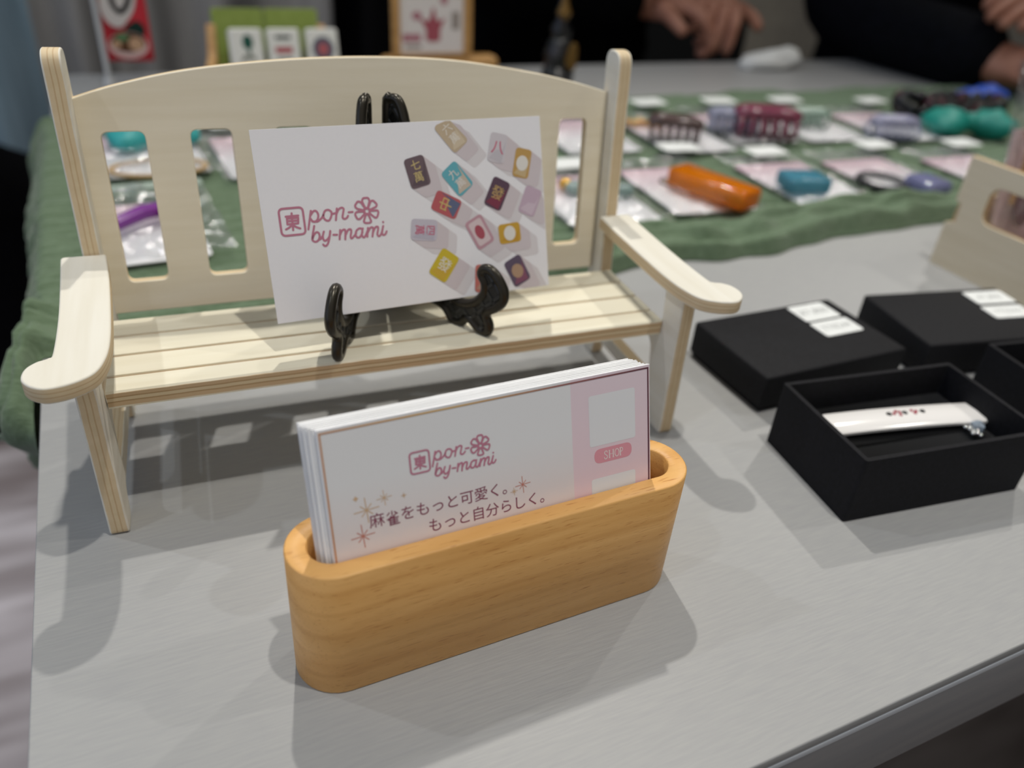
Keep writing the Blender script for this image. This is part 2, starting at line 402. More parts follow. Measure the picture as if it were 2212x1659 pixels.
def curtain(name, label, x0, x1, y, m, lam=.075, amp=.035, top=2.4, seed=0):
    bm = bmesh.new(); nx = int((x1 - x0) / .008); rows = []
    for j in range(9):
        z = .02 + (top - .02) * j / 8; row = []
        for i in range(nx + 1):
            x = x0 + (x1 - x0) * i / nx
            ph = noise.noise((x * 2.3 + seed, z * .15, 0)) * 4
            yy = y + amp * math.sin(2*math.pi*x/lam + ph) + .02 * noise.noise((x*6, z*.5, seed))
            row.append(bm.verts.new((x, yy, z)))
        rows.append(row)
    for a, b in zip(rows, rows[1:]):
        for i in range(nx): bm.faces.new((a[i], a[i+1], b[i+1], b[i]))
    me = finish(bm, ang=180); o = link(name, me, m); mod = o.modifiers.new('t', 'SOLIDIFY'); mod.thickness = .003
    return tag(o, label, 'curtain')
M_cgrey = mat('grey_curtain', '8C8B8B', .9); grainy(M_cgrey, '868585', '949392', 60, (1, 1, .1), .1)
M_cbluelit = mat('blue_lit_curtain', '8FA9BB', .9); grainy(M_cbluelit, '88A2B4', '98B2C4', 60, (1, 1, .1), .1)  # curtain under blue light, the tint of the light put into its colour
M_cblk = mat('black_drape', '0C0C0F', .95, spec=.1); grainy(M_cblk, '0A0A0C', '101014', 60, (1, 1, .1), .1)
curtain('curtain', 'grey curtain in soft folds behind the red banner and the green board', -.12, .46, 1.9, M_cgrey, .16, .03)
curtain('curtain', 'curtain at the far left edge, blue light painted into its colour', -1.0, -.12, 1.92, M_cbluelit, .2, .04, seed=5)
curtain('curtain', 'black drape hanging behind the framed picture and the dark figurine', .45, 1.5, 1.98, M_cblk, .2, .025, seed=9)

# ------------------------------------------------------------------ table
X0, Y0, X1, Y1 = -.0455, .073, 1.75, .835
tb = thing('display_table', 'grey painted display table with a pale edge, everything stands on it', 'table', (X0, Y0, 0))
o = box('table_top', (X0, Y0, T - .004), (X1, Y1, T), M_table, tb, .0006); o.location = (-X0, -Y0, 0)
o = box('edge_band', (X0 - .0006, Y0, T - .007), (X1 + .0006, Y1, T - .0040), M_lip, tb, .0004); o.location = (-X0, -Y0, 0)
o = box('apron', (X0 + .002, Y0 + .003, T - .046), (X1 - .002, Y1 - .003, T - .007), M_tside, tb, .001); o.location = (-X0, -Y0, 0)
for lx in (X0 + .06, X1 - .10):
    for ly in (Y0 + .06, Y1 - .10):
        o = box('leg', (lx, ly, 0), (lx + .04, ly + .04, T - .046), M_tside, tb, .003); o.location = (-X0, -Y0, 0)

# ------------------------------------------------------------------ green gauze runner
def cloth():
    xs = []; x = 1.28
    while x > -.0435: xs.append(x); x -= .005 if x < .6 else .008
    arc = [(px, 0.0) for px in xs]
    # over the left edge
    for k in range(1, 9):
        a = k / 8 * math.pi / 2; arc.append((-.0435 - .0055*math.sin(a), -.0055*(1 - math.cos(a))))
    for k in range(1, 40): arc.append((-.0490 - .0008*math.sin(k*.25), -.0055 - .0035*k))
    ny = 150; bm = bmesh.new(); rows = []
    for i, (px, pz) in enumerate(arc):
        row = []
        s = px - pz
        front = .334 + .011*noise.noise((s*13, 0, 0)) + .006*noise.noise((s*34, 3, 0)) + (.010*max(0, min(1, (px - .30) / .2)))
        if pz < 0: front -= min(.034, -pz * 3.2) - min(.10, max(0, -pz - .018)*.9)
        back = .668 + .006*noise.noise((s*14, 7, 0)) - .02*max(0, px - .8)
        for j in range(ny + 1):
            t = j / ny; t = t*t*.35 + t*.65; yy = front + (back - front) * t
            d = yy - front
            h = .0014 + .0013*math.sin(yy*620 + 7*noise.noise((s*9, yy*14, 1))) + .0034*abs(noise.noise((s*13, yy*95, 2)))
            # bunched, gathered front edge
            e = math.exp(-((d - .014 - .007*noise.noise((s*18, 2, 6))) / .013)**2); rid = .0140*e*(.80 + .55*noise.noise((s*15, 4, 4)) + .25*noise.noise((s*45, 9, 4)))
            rid += .0040*noise.noise((s*26, d*55, 5))*math.exp(-((d - .02)/.02)**2); rid += .0065*math.exp(-((d - .034 - .006*noise.noise((s*9, 1, 8))) / .008)**2) + 0.0034*math.sin(d*420 + 6*noise.noise((s*8, 2, 2)))*math.exp(-(d/.05)**2)
            e2 = math.exp(-((back - yy) / .014)**2) * .004
            if px < .24 and pz == 0:      # lies flat under the bench
                rid *= max(.35, 1 - (.24 - px) * 6)
            h += max(rid, 0) + e2
            if d < .004: h *= d / .004
            if pz == 0: row.append(bm.verts.new((px, yy, T + .0006 + h)))
            else:
                k = min(1, -pz / .02); h2 = h + .006*k + .004*k*noise.noise((yy*10, pz*8, 3)) + .0022*k*math.sin(yy*210 + 3*noise.noise((yy*9, pz*20, 3)))
                row.append(bm.verts.new((px - h2*min(1, .3 + k)*min(1, .25 + d/.03), yy, T + pz + .0006 + h*(1 - k))))
        rows.append(row)
    for a, b in zip(rows, rows[1:]):
        for j in range(ny): bm.faces.new((a[j], a[j+1], b[j+1], b[j]))
    me = finish(bm, ang=180); o = link('table_runner', me, M_gauze)
    return tag(o, 'crinkled sage green gauze runner under the wares, hanging over the left table edge', 'cloth')
cloth()

# ------------------------------------------------------------------ miniature bench
BL, TH = .2036, .0057
bench = thing('miniature_bench', 'miniature bench of pale unpainted plywood with slotted back', 'bench', (-.0245, .213, T), -.0625)
SH = .022
def side(x0):
    # profile in (depth y, height z)
    lean = .105; pf = lambda z: .0629 + lean*z; pbk = lambda z: .0745 + lean*z
    outer = fillet([(0, 0), (.0092, 0), (.0128, .0095), (.0630, .0095), (.0645, 0), (.0750, 0), (pbk(.02), .02), (pbk(.1275), .1275), (pf(.1275), .1275),
                    (pf(.039), .039), (.0150, .039), (.0135, .046), (.0150, .0597), (.0022, .0597)],
                   [.002, .003, .004, .004, .001, .001, .01, .0055, .0055, .001, .003, .004, .0004, .0004])
    hole = fillet([(.0150, .0157), (.0640, .0157), (.0655, .034), (.0185, .034)], [.004, .004, .002, .006])
    M = basis((x0, 0, 0), (SH, 1, 0), (0, 0, 1))
    return plate('end_panel', [outer, hole[::-1]], TH, M_ply, bench, M, .0005)
side(TH/2 - SH*.01); side(BL - TH/2 - SH*.01)
arm_pts = [(-.0052, .0690), (.0086, .0690), (.0100, .0500), (.0110, .0250), (.0112, .0100), (.0104, .0000), (.0079, -.0077), (.0032, -.0116), (-.0028, -.0132), (-.0064, -.0117), (-.0089, -.0087), (-.0097, -.0055), (-.0090, -.0015), (-.0066, .0013), (-.0040, .0026), (-.0030, .0060), (-.0032, .0300)]
def arm(mirror):
    P = []
    base = arm_pts[:2]; rest = arm_pts[2:]
    lp = fillet(base, 0) if False else None
    curve = [arm_pts[i] for i in range(1, len(arm_pts))] + [arm_pts[0]]
    sm_ = crom(curve, False, 6)
    pts = [(x, y) for x, y in sm_]
    # soften the two rear corners
    pts = fillet([pts[-1]] + pts[:-1], [.0016] + [.0016] + [0]*(len(pts) - 2)) if len(pts) > 3 else pts
    if mirror: pts = [(BL + .0014 - x, y) for x, y in pts][::-1]
    return plate('armrest', [pts], .005, M_ply5, bench, basis((0, 0, .0620), (1, 0, 0), (0, 1, 0)), .0006)
arm(False); arm(True)
# seat board with three routed grooves
def seat():
    zt, zb, y0, y1 = .0057/2, -.0057/2, .0126, .0585
    gy = [.0215, .0340, .0466]; prof = [(y0, zb), (y0, zt - .0006), (y0 + .0006, zt)]; marks = []
    for g in gy:
        marks += [len(prof), len(prof) + 1, len(prof) + 2]; prof += [(g - .0007, zt), (g - .0004, zt - .0010), (g + .0004, zt - .0010), (g + .0007, zt)]
    prof += [(y1 - .0006, zt), (y1, zt - .0006), (y1, zb)]
    bm = bmesh.new(); xa, xb = TH + .0004, BL - TH - .0004
    sx = lambda y: SH * (y - .01)
    A = [bm.verts.new((xa + sx(y), y, z)) for y, z in prof]; B = [bm.verts.new((xb + sx(y), y, z)) for y, z in prof]
    n = len(prof)
    for i in range(n):
        f = bm.faces.new((A[i], A[(i+1) % n], B[(i+1) % n], B[i])); f.material_index = 1 if i in marks else 0
    bm.faces.new(A[::-1]); bm.faces.new(B)
    bmesh.ops.recalc_face_normals(bm, faces=bm.faces[:]); me = bpy.data.meshes.new('seat'); bm.to_mesh(me); bm.free()
    link('seat', me, [M_seat, M_groove], bench, (0, 0, .0447 - .0057/2))
seat()
def backrest():
    k = .105; n_ = math.sqrt(1 + k*k); zb = .0386
    v = lambda z: (z - zb) * n_
    arch = [(.0066, .1121), (.0206, .1161), (.0422, .1204), (.0721, .1234), (.1030, .1244), (.1340, .1233), (.1640, .1193), (.1840, .1154), (.1992, .1115)]
    top = crom([(x, v(z)) for x, z in arch], False, 8)
    out = [(.0066, 0), (.1985, 0)] + top[::-1]
    loops = [out]
    for i in range(7):
        x0 = .0133 + .0276*i; w = .0134 if i < 6 else .0120
        loops.append(rrect(x0, v(.0500), x0 + w, v(.1015), .0026)[::-1])
    y = .0743 + .002
    plate('backrest', loops, .004, M_ply4, bench, basis((0, y, zb), (1, 0, 0), (0, k, 1)), .0004)
backrest()

# ------------------------------------------------------------------ easel with its card
ez = .0447 + T
seat_z = T + .0447
easel = thing('card_easel', 'small black plastic folding easel with lattice sides standing on the bench seat', 'easel', (.078, .262, seat_z))
def easel_half(hx, foot, flip):
    d = Vector((foot[0] - hx, foot[1] - .262)); d.normalize()
    ol = [(0, 1.8), (3, 1), (6.5, 1.6), (8, 4), (13, 6), (19, 6.4), (26, 5.4), (28.8, 3), (30, 1.4), (32.2, 1), (34.8, 1.9), (36.4, 3.8), (38.4, 4), (40.6, 2.6), (42.6, 1.4), (45, 1.2), (46.4, 2.6), (46.2, 5), (45, 7.2), (45.4, 9.6), (48.6, 12.0), (51.2, 15.0), (51.8, 18.4), (50, 21.8), (47, 24.6), (44.4, 25.4), (42.4, 24.4), (42, 22.4), (43.6, 20), (43.8, 16.6), (42, 13.4), (39.6, 11.0), (36, 9.4), (32, 9.2), (29.6, 11.0), (28.0, 16), (21.4, 33), (13.4, 52), (8.6, 64), (6.6, 70), (4.4, 73), (1.6, 72.6), (0, 70), (0, 40), (0, 20)]
    ol = [(a*MM, b*MM) for a, b in ol]; pts = crom(ol, True, 4)
    M = basis((hx - .078, 0, 0), (d.x, d.y, 0), (0, 0, 1))
    p = plate('side_frame', [pts], .0014, M_easel, easel, M, .0002)
    bm = bmesh.new(); ins = [(x, y, 0) for x, y in pts]; bm_tube(bm, ins, .00175, 10, True)
    link('rim', finish(bm, ang=60), M_bronze, p)
    # lattice ribs, clipped to the outline
    def inside(x, y):
        c = False; j = len(pts) - 1
        for i in range(len(pts)):
            (xi, yi), (xj, yj) = pts[i], pts[j]
            if (yi > y) != (yj > y) and x < (xj - xi)*(y - yi)/(yj - yi) + xi: c = not c
            j = i
        return c
    bm = bmesh.new()
    for sgn in (1, -1):
        for c in range(-80, 130, 7):
            run = None; prev = None
            for i in range(0, 300):
                x = (i*.25 - 5)*MM; y = (c*MM + sgn*x*1.1) if sgn > 0 else (c*MM - x*1.1)
                ins_ = inside(x, y)
                if ins_ and run is None: run = (x, y)
                if not ins_ and run is not None:
                    if (Vector((x, y)) - Vector(run)).length > .003: bm_tube(bm, [(run[0], run[1], 0), (x, y, 0)], .0012, 6)
                    run = None
    link('lattice', finish(bm, ang=60), M_rib, p)
easel_half(.0745, (.0519, .2230), False); easel_half(.0815, (.1045, .2238), True)
o = tube('hinge_pin', [(.0, .0015, .002), (.0, .0015, .050)], .0016, M_easel, easel)

LOGO = [[[-38.9,3.2],[-35.3,3.2]],[[-37.1,4.0],[-37.3,-0.8]],[[-38.6,2.7],[-35.4,2.6],[-35.6,1.0],[-38.7,1.0],[-38.6,2.7]],[[-38.6,1.9],[-35.5,1.8]],[[-37.4,0.7],[-38.4,-0.0],[-39.3,-0.4]],[[-37.3,0.7],[-36.3,0.0],[-35.2,-0.5]],
[[-31.5,4.2],[-32.9,-1.0]],[[-31.7,3.0],[-30.8,4.0],[-30.0,4.0],[-29.5,3.0],[-29.8,1.7],[-30.7,1.0],[-31.4,1.2],[-31.8,1.9]],[[-31.5,1.2],[-30.0,1.0],[-28.7,1.8],[-28.1,2.5]],[[-28.1,2.5],[-27.4,3.8],[-26.3,4.0],[-25.5,3.2],[-25.8,2.0],[-26.5,1.0],[-27.4,1.1],[-28.0,1.9],[-28.0,2.7]],[[-25.6,2.7],[-24.5,2.9]],[[-23.8,4.2],[-24.5,0.9]],[[-24.2,2.4],[-23.4,3.8],[-22.4,4.3],[-21.8,3.9],[-22.1,2.7],[-22.4,1.5],[-21.9,1.0],[-21.2,1.2],[-20.7,1.8]],[[-20.4,2.8],[-19.2,2.8]],
[[-31.1,-0.2],[-32.1,-3.5],[-32.0,-4.4],[-31.3,-4.8],[-30.4,-4.4],[-29.9,-3.3],[-30.1,-2.3],[-30.8,-2.1],[-31.6,-2.9],[-32.0,-3.7]],[[-30.4,-4.3],[-29.7,-4.1],[-29.2,-3.5]],[[-28.5,-2.1],[-29.0,-3.5],[-28.7,-4.7],[-27.8,-4.5],[-26.9,-3.4],[-26.6,-2.1]],[[-26.6,-2.1],[-27.3,-4.7],[-28.0,-6.0],[-28.7,-6.3],[-29.2,-5.8]],[[-25.8,-3.3],[-24.7,-3.4]],[[-23.6,-2.1],[-24.1,-4.8]],[[-24.0,-3.9],[-23.1,-2.4],[-22.3,-2.1],[-22.1,-2.7],[-22.4,-5.0]],[[-22.3,-4.0],[-21.3,-2.4],[-20.5,-2.2],[-20.3,-2.8],[-20.7,-4.4],[-20.4,-4.9],[-19.6,-4.3],[-18.9,-3.5]],
[[-16.8,-2.5],[-17.7,-2.2],[-18.7,-2.8],[-19.1,-4.0],[-18.7,-4.8],[-17.8,-4.7],[-16.9,-3.4]],[[-16.7,-2.3],[-17.2,-4.2],[-16.7,-5.0],[-16.1,-4.5],[-15.4,-3.3]],[[-15.1,-2.3],[-15.6,-4.9]],[[-15.3,-3.7],[-14.4,-2.4],[-13.7,-2.3],[-13.5,-2.8],[-14.0,-5.0]],[[-13.8,-4.0],[-12.8,-2.4],[-12.0,-2.3],[-12.0,-3.1],[-12.4,-4.5],[-11.9,-5.1],[-11.2,-4.5],[-10.7,-3.4]],[[-10.3,-2.2],[-10.9,-4.3],[-10.4,-4.9],[-9.8,-4.6],[-9.4,-3.9]],[[-10.2,-1.0],[-10.15,-1.1]]]
PET = [[0.0, 3.9], [2.8, 2.4], [3.3, -1.3], [-0.2, -3.5], [-3.5, -1.3], [-3.0, 2.5]]
def logo_bm(f, w):
    """f maps logo millimetres to card metres"""
    bm = bmesh.new()
    for i, s in enumerate(LOGO):
        if i == 2:
            for a, b in zip(s, s[1:]): bm_stroke(bm, [f(*a), f(*b)], w)
            continue
        pts = s if len(s) < 3 else crom([tuple(p) for p in s], False, 6)
        bm_stroke(bm, [f(*p) for p in pts], w)
    r = rrect(-40.7, -2.2, -33.8, 5.5, 1.3); bm_stroke(bm, [f(*p) for p in r + [r[0]]], w)
    cx, cy = -14.82, 2.64
    c = ellipse(cx, cy, .95, .95, 20); bm_stroke(bm, [f(*p) for p in c + [c[0]]], w)
    for px, py in PET:
        d = Vector((px, py)); ln = d.length; d /= ln; q = Vector((-d.y, d.x))
        lp = []
        for a, b in ((.9, -.28), (1.9, -.75), (3.0, -1.1), (ln - .1, -.75), (ln + .05, 0), (ln - .1, .75), (3.0, 1.1), (1.9, .75), (.9, .28)):
            a = min(a, ln); v = Vector((cx, cy)) + d*a + q*b; lp.append((v.x, v.y))
        lp = crom(lp, True, 5); bm_stroke(bm, [f(*p) for p in lp + [lp[0]]], w)
    return bm
K = 1.085
CW, CH, CT = .091*K, .055*K, .0004
tilt = .332
cM = basis((.0845, .2425, .0839 + T), (1, .0102, 0), (0, math.sin(tilt), math.cos(tilt)))
shop = tag(link('shop_card', plate_mesh([[(-CW/2, -CH/2), (CW/2, -CH/2), (CW/2, CH/2), (-CW/2, CH/2)]], CT, .00005), M_card, M=cM), 'white card with rose logo and scattered coloured tiles, held by the black easel', 'card')
def up(d): return Matrix.Translation((0, 0, CT/2 + d))
f1 = lambda x, y: (x*K*MM, y*K*MM)
printed('printed_logo', logo_bm(f1, .62*K*MM), M_rose, shop, up(.00006))
# printed picture of mahjong tiles: (x, y, w, h, angle, colour, second colour, glyph, glyph colour)
TILES = [(14.4, 23.4, 6.2, 10.2, 38, 'C9B69A', 'D6C6AC', '六萬', 'EDE6DA'), (29.8, 18.4, 6.0, 9, -14, 'D5CFD4', 'C9C4CA', '八', 'D0607E'), (38.1, 13.2, 5.8, 9.2, -14, 'C6A060', 'CDB58A', 'o', 'E8E4DC'),
         (2.3, 12.9, 6.6, 9.2, 12, '6A5A60', '5E5056', '七萬', 'D2BE86'), (15.2, 9.9, 6.4, 9.6, 38, '62A6B2', 'CDBFAE', '九萬', 'E6E2DC'), (28.5, 4.3, 6.4, 9.6, -28, '5A4654', '7A3B4C', '發', 'B89A68'), (40.2, 1.0, 6.2, 9, -25, 'C9B2C2', 'D4C2CE', '', 'E4D4E0'),
         (10.8, 2.3, 6.4, 9, 62, 'B15C60', '5F6680', '中', 'D2B87A'), (21.4, -7.2, 6.6, 10, 26, 'B8909A', 'DDC9CB', 'm', 'A4505C'), (32.0, -8.6, 7.8, 6.4, 3, 'D0A542', 'C99A3C', 'o', 'E8E4DC'),
         (2.7, -4.7, 8.6, 6.6, -8, 'BDB8C2', 'B2AEBA', '四萬', 'C0637C'), (8.2, -16.4, 6.8, 9.4, -38, 'D2BC3C', 'D0AE44', '發', 'EAE6DA'), (21.5, -22.2, 6.0, 9, -6, 'C07066', 'B9907C', '', 'CFA89A'), (33.9, -21.2, 6.6, 9.4, 24, '5E5264', '805266', 'o', 'A98C74')]
def inside_card(p): return (max(-45.3, min(45.3, p[0])), max(-27.3, min(27.3, p[1])))
pr = {}
def acc(key): return pr.setdefault(key, bmesh.new())
for i, (x, y, w, h, a, c1, c2, gl, gc) in enumerate(TILES):
    a = math.radians(a); ca, sa = math.cos(a), math.sin(a)
    tr = lambda px, py: f1(*inside_card((x + px*ca - py*sa, y + px*sa + py*ca)))
    for k, (cc, r0, r1) in enumerate((('E0DBDD', 1.0, 8.0), ('D6CCCF', 1.0, 4.6))):     # the picture's own printed drop shadow
        d = (r1*.78, -r1*.62)
        base = rrect(-w/2, -h/2, w/2, h/2, 1.2, 3)
        w0 = [(x + px*ca - py*sa, y + px*sa + py*ca) for px, py in base]
        P = [Vector(p) for p in w0] + [Vector((p[0] + d[0], p[1] + d[1])) for p in w0]
        P = sorted(P, key=lambda v: (v.x, v.y)); lo = []; hi = []
        cr = lambda o_, a_, b_: (a_ - o_).x*(b_ - o_).y - (a_ - o_).y*(b_ - o_).x
        for p in P:
            while len(lo) > 1 and cr(lo[-2], lo[-1], p) <= 0: lo.pop()
            lo.append(p)
        for p in P[::-1]:
            while len(hi) > 1 and cr(hi[-2], hi[-1], p) <= 0: hi.pop()
            hi.append(p)
        bm_fill(acc((cc, k)), [f1(*inside_card(p)) for p in lo[:-1] + hi[:-1]], (k*20 + i)*.0000012)
    bm_fill(acc((c1, 4)), [tr(*p) for p in rrect(-w/2, -h/2, w/2, h/2, 1.3, 4)], .00002)
    if gl == 'm': bm_fill(acc((c2, 5)), [tr(*p) for p in rrect(-w/2 + .9, -h/2 + .9, w/2 - .9, h/2 - .9, .9, 4)], .000025)
    else: bm_fill(acc((c2, 5)), [tr(*p) for p in [(-w/2 + .4, -h/2 + 1), (w/2 - 1, -h/2 + .3), (w/2 - .3, h/2 - 1.4), (w/2 - 1.2, -h*.02), (-w*.1, -h*.08)]], .000025)
    if gl in ('o', 'm'):
        bm_fill(acc((gc, 6)), [tr(*p) for p in ellipse(0, 0, 2.1 if gl == 'o' else 1.5, 2.4)], .00003)
    elif gl:
        ra = a - (math.pi/2 if w > h else 0); big = len(gl) == 1
        for q, chg in enumerate(gl):
            off = 0 if big else (1.9 if q == 0 else -1.7)
            gx, gy = f1(x - off*math.sin(ra), y + off*math.cos(ra))
            me = text_mesh(chg, 4.6 if big else 3.3, .02)
            me.transform(Matrix.Translation((gx, gy, .00003)) @ Matrix.Rotation(ra, 4, 'Z') @ Matrix.Scale(K*MM, 4)); acc((gc, 6)).from_mesh(me); bpy.data.meshes.remove(me)
for (c, k), b in sorted(pr.items(), key=lambda q: q[0][1]):
    printed('printed_picture', b, ink_l(c), shop, up(.00003 + .00003*k))

# ------------------------------------------------------------------ beech card holder
HX, HY, HYAW = .0757, .1436, .008
hold = thing('card_holder', 'oval beech wood card holder in front of the bench, full of upright cards', 'card holder', (HX, HY, T), HYAW)
def stadium(Lg, W, n=20, dy=0):
    r = W/2; s = Lg/2 - r; out = []
    for i in range(n + 1): t = -math.pi/2 + math.pi*i/n; out.append((s + r*math.cos(t), r*math.sin(t) + dy))
    for i in range(n + 1): t = math.pi/2 + math.pi*i/n; out.append((-s + r*math.cos(t), r*math.sin(t) + dy))
    return out
def holder():
    Lg, W, h, t = .1157, .0237, .0426, .0054
    bm = bmesh.new()
    rings = []
    for (l, w, z, dy) in ((Lg - .0008, W - .0008, 0, 0), (Lg, W, .0004, 0), (Lg, W, h - .0004, 0), (Lg - .0006, W - .0006, h - .0001, 0), (Lg - .001, W - .001, h, 0),
                          (Lg - 2*t + .0008, W - 2*t + .0008, h, 0), (Lg - 2*t, W - 2*t, h - .0004, 0), (Lg - 2*t, W - 2*t + .0030, .0335, -.0013), (Lg - 2*t, W - 2*t + .0032, .012, -.0014)):
        rings.append([bm.verts.new((x, y, z)) for x, y in stadium(l, w, 20, dy)])
    for a, b in zip(rings, rings[1:]):
        n = len(a)
        for j in range(n): bm.faces.new((a[j], a[(j+1) % n], b[(j+1) % n], b[j]))
    bm.faces.new(rings[0][::-1]); bm.faces.new(rings[-1])
    link('body', finish(bm, ang=50), M_beech, hold)
    box('inner_step', (-.038, -.0060, .012), (.038, .0060, .0330), M_beech, hold, .0004)
holder()
# stack of cards: the printed one in front, plain-backed ones behind
t2 = .3106
u2 = Vector((1, .008, 0)); v2 = Vector((-.0024, .3057, .9521)); 
cT = Vector((.0739, .1393 + .0005, .0478 + T))
top, bot = .0275, -.0142
cmesh = plate_mesh([[(-.0455, bot), (.0455, bot), (.0455, top), (-.0455, top)]], .00040, .00005)
front = tag(link('business_card', cmesh, M_card, M=basis(cT, u2, v2)), 'front card in the beech holder, printed with rose logo, Japanese slogan and pink right band', 'card', 'cards in the beech holder')
jit = [(-.0002, .0000), (.0004, -.0003), (-.0008, .0001), (-.0016, .0004), (-.0013, .0001), (-.0020, .0006), (-.0024, .0003), (-.0018, .0007), (-.0026, .0005), (-.0024, .0008), (-.0030, .0004), (-.0027, .0007), (-.0031, .0009)]
nrm = u2.cross(v2).normalized()
for i, (jx, jz) in enumerate(jit):
    c = front.copy(); c.data = cmesh.copy(); c.data.materials.clear(); c.data.materials.append(M_cardedge); COL.objects.link(c)
    p = cT - nrm * (.00043*(i + 1)) + u2*jx + v2*jz
    c.matrix_local = basis(p, u2, v2)
    c['label'] = 'one of the white-edged cards packed behind the printed front card in the holder'
# print on the front card
CT = .0004
def pp(name, bm, m, d): return printed(name, bm, m, front, up(d))
M_pink = mat('pink_print', 'DCC0C6', .5, spec=.3)
def bandmat(m, c0, c1, z0, z1):
    tc = N(m, 'ShaderNodeTexCoord'); sp = N(m, 'ShaderNodeSeparateXYZ'); mr = N(m, 'ShaderNodeMapRange'); mr.inputs[1].default_value = z0; mr.inputs[2].default_value = z1
    rp = N(m, 'ShaderNodeValToRGB'); rp.color_ramp.elements[0].color = lin(c0); rp.color_ramp.elements[1].color = lin(c1)
    L(m, tc.outputs['Object'], sp.inputs[0]); L(m, sp.outputs['Y'], mr.inputs[0]); L(m, mr.outputs[0], rp.inputs[0]); L(m, rp.outputs[0], bsdf(m).inputs['Base Color'])
bandmat(M_pink, 'F2D4DA', 'ECDAE2', -.012, .027)
M_blush = mat('blush_print', 'E5D8D6', .55, spec=.35); bandmat(M_blush, 'EDDCDA', 'ECECED', -.013, .013)
bm = bmesh.new(); bm_fill(bm, [(-.0454, bot + .0002), (.0207, bot + .0002), (.0207, .0274), (-.0454, .0274)]); pp('left_print', bm, M_blush, .00003)
bm = bmesh.new(); bm_fill(bm, [(.0207, bot + .0002), (.0454, bot + .0002), (.0454, .0274), (.0207, .0274)]); pp('pink_band', bm, M_pink, .00003)
M_line = mat('gold_to_wine_line', '8A6A3C', .5)
def linemat(m):
    tc = N(m, 'ShaderNodeTexCoord'); sp = N(m, 'ShaderNodeSeparateXYZ'); mr = N(m, 'ShaderNodeMapRange'); mr.inputs[1].default_value = -.045; mr.inputs[2].default_value = .045
    rp = N(m, 'ShaderNodeValToRGB'); e = rp.color_ramp.elements; e[0].color = lin('CF9468'); e[1].color = lin('5E2A38'); q = e.new(.35); q.color = lin('E0B464'); q = e.new(.7); q.color = lin('A05C54')
    L(m, tc.outputs['Object'], sp.inputs[0]); L(m, sp.outputs['X'], mr.inputs[0]); L(m, mr.outputs[0], rp.inputs[0]); L(m, rp.outputs[0], bsdf(m).inputs['Base Color'])
linemat(M_line)
bm = bmesh.new(); bm_stroke(bm, [(-.0449, bot), (-.0449, .0266), (.0449, .0266), (.0449, bot)], .00038, 0, 4); pp('border_line', bm, M_line, .00008)
f2 = lambda x, y: ((-24.3 + (x + 40.7)*.72)*MM, (17.19 + (y - 5.5)*.72)*MM)
pp('printed_logo', logo_bm(f2, .45*MM), M_rose, .00008)
bm = bmesh.new()
for txt, x0, yc in (('麻雀をもっと可愛く。', -34.0, 1.75), ('もっと自分らしく。', -19.4, -3.4)):
    for i, ch in enumerate(txt):
        if ch == '雀':
            ox, oy, q = x0 + 3.93*i - 1.85, yc - 1.9, 3.7
            for st in ([(.48, .98), (.48, .70)], [(.30, .90), (.14, .74)], [(.66, .90), (.84, .74)], [(.74, .74), (.48, .56), (.12, .44)], [(.38, .62), (.22, .38)], [(.30, .48), (.30, .0)], [(.57, .62), (.61, .52)],
                       [(.30, .48), (.88, .48)], [(.30, .33), (.82, .33)], [(.30, .18), (.82, .18)], [(.28, .03), (.94, .03)], [(.58, .48), (.58, .03)]):
                bm_stroke(bm, [((ox + a*q)*MM, (oy + b*q)*MM) for a, b in st], .27*MM, 0, 6)
            continue
        me = text_mesh(ch, 4.0, .008); me.transform(Matrix.Translation(((x0 + 3.93*i)*MM, yc*MM, 0)) @ Matrix.Scale(MM, 4)); bm.from_mesh(me); bpy.data.meshes.remove(me)
pp('slogan', bm, M_wine, .00008)
def star(bm, x, y, r, w):
    for k in range(8):
        a = k*math.pi/4 + .06; rr = r if k % 2 == 0 else r*.62
        if k % 4 == 2: rr = r*1.05
        bm_stroke(bm, [(x*MM, y*MM), ((x + rr*math.cos(a))*MM, (y + rr*math.sin(a))*MM)], w*MM, 0, 6)
for q in ((-36.2, 5.3, 3.1, .22), (-31.6, 7.4, 1.9, .16), (-26.7, 6.8, .7, .12), (-38.5, 8.8, .5, .3), (2.8, .4, 1.0, .14)):
    bm = bmesh.new(); star(bm, *q); pp('gold_star', bm, ink('D8B894'), .00008)
for q in ((-37.8, -1.2, 2.9, .22), (5.4, 1.75, 2.2, .18)):
    bm = bmesh.new(); star(bm, *q); pp('red_star', bm, ink('D08878'), .00008)
bm = bmesh.new(); bm_fill(bm, [(x*MM, y*MM) for x, y in rrect(26.0, 7.4, 40.6, 21.9, .8)]); bm_fill(bm, [(x*MM, y*MM) for x, y in rrect(26.2, -14, 40.4, -2.1, .8)]); pp('white_panels', bm, mat('white_print', 'EDEDEF', .5), .00006)
bm = bmesh.new(); bm_fill(bm, [(x*MM, y*MM) for x, y in rrect(27.3, 2.2, 39.3, 6.4, 2.05, 10)]); pp('rose_pill', bm, ink('E8A0AC'), .00006)
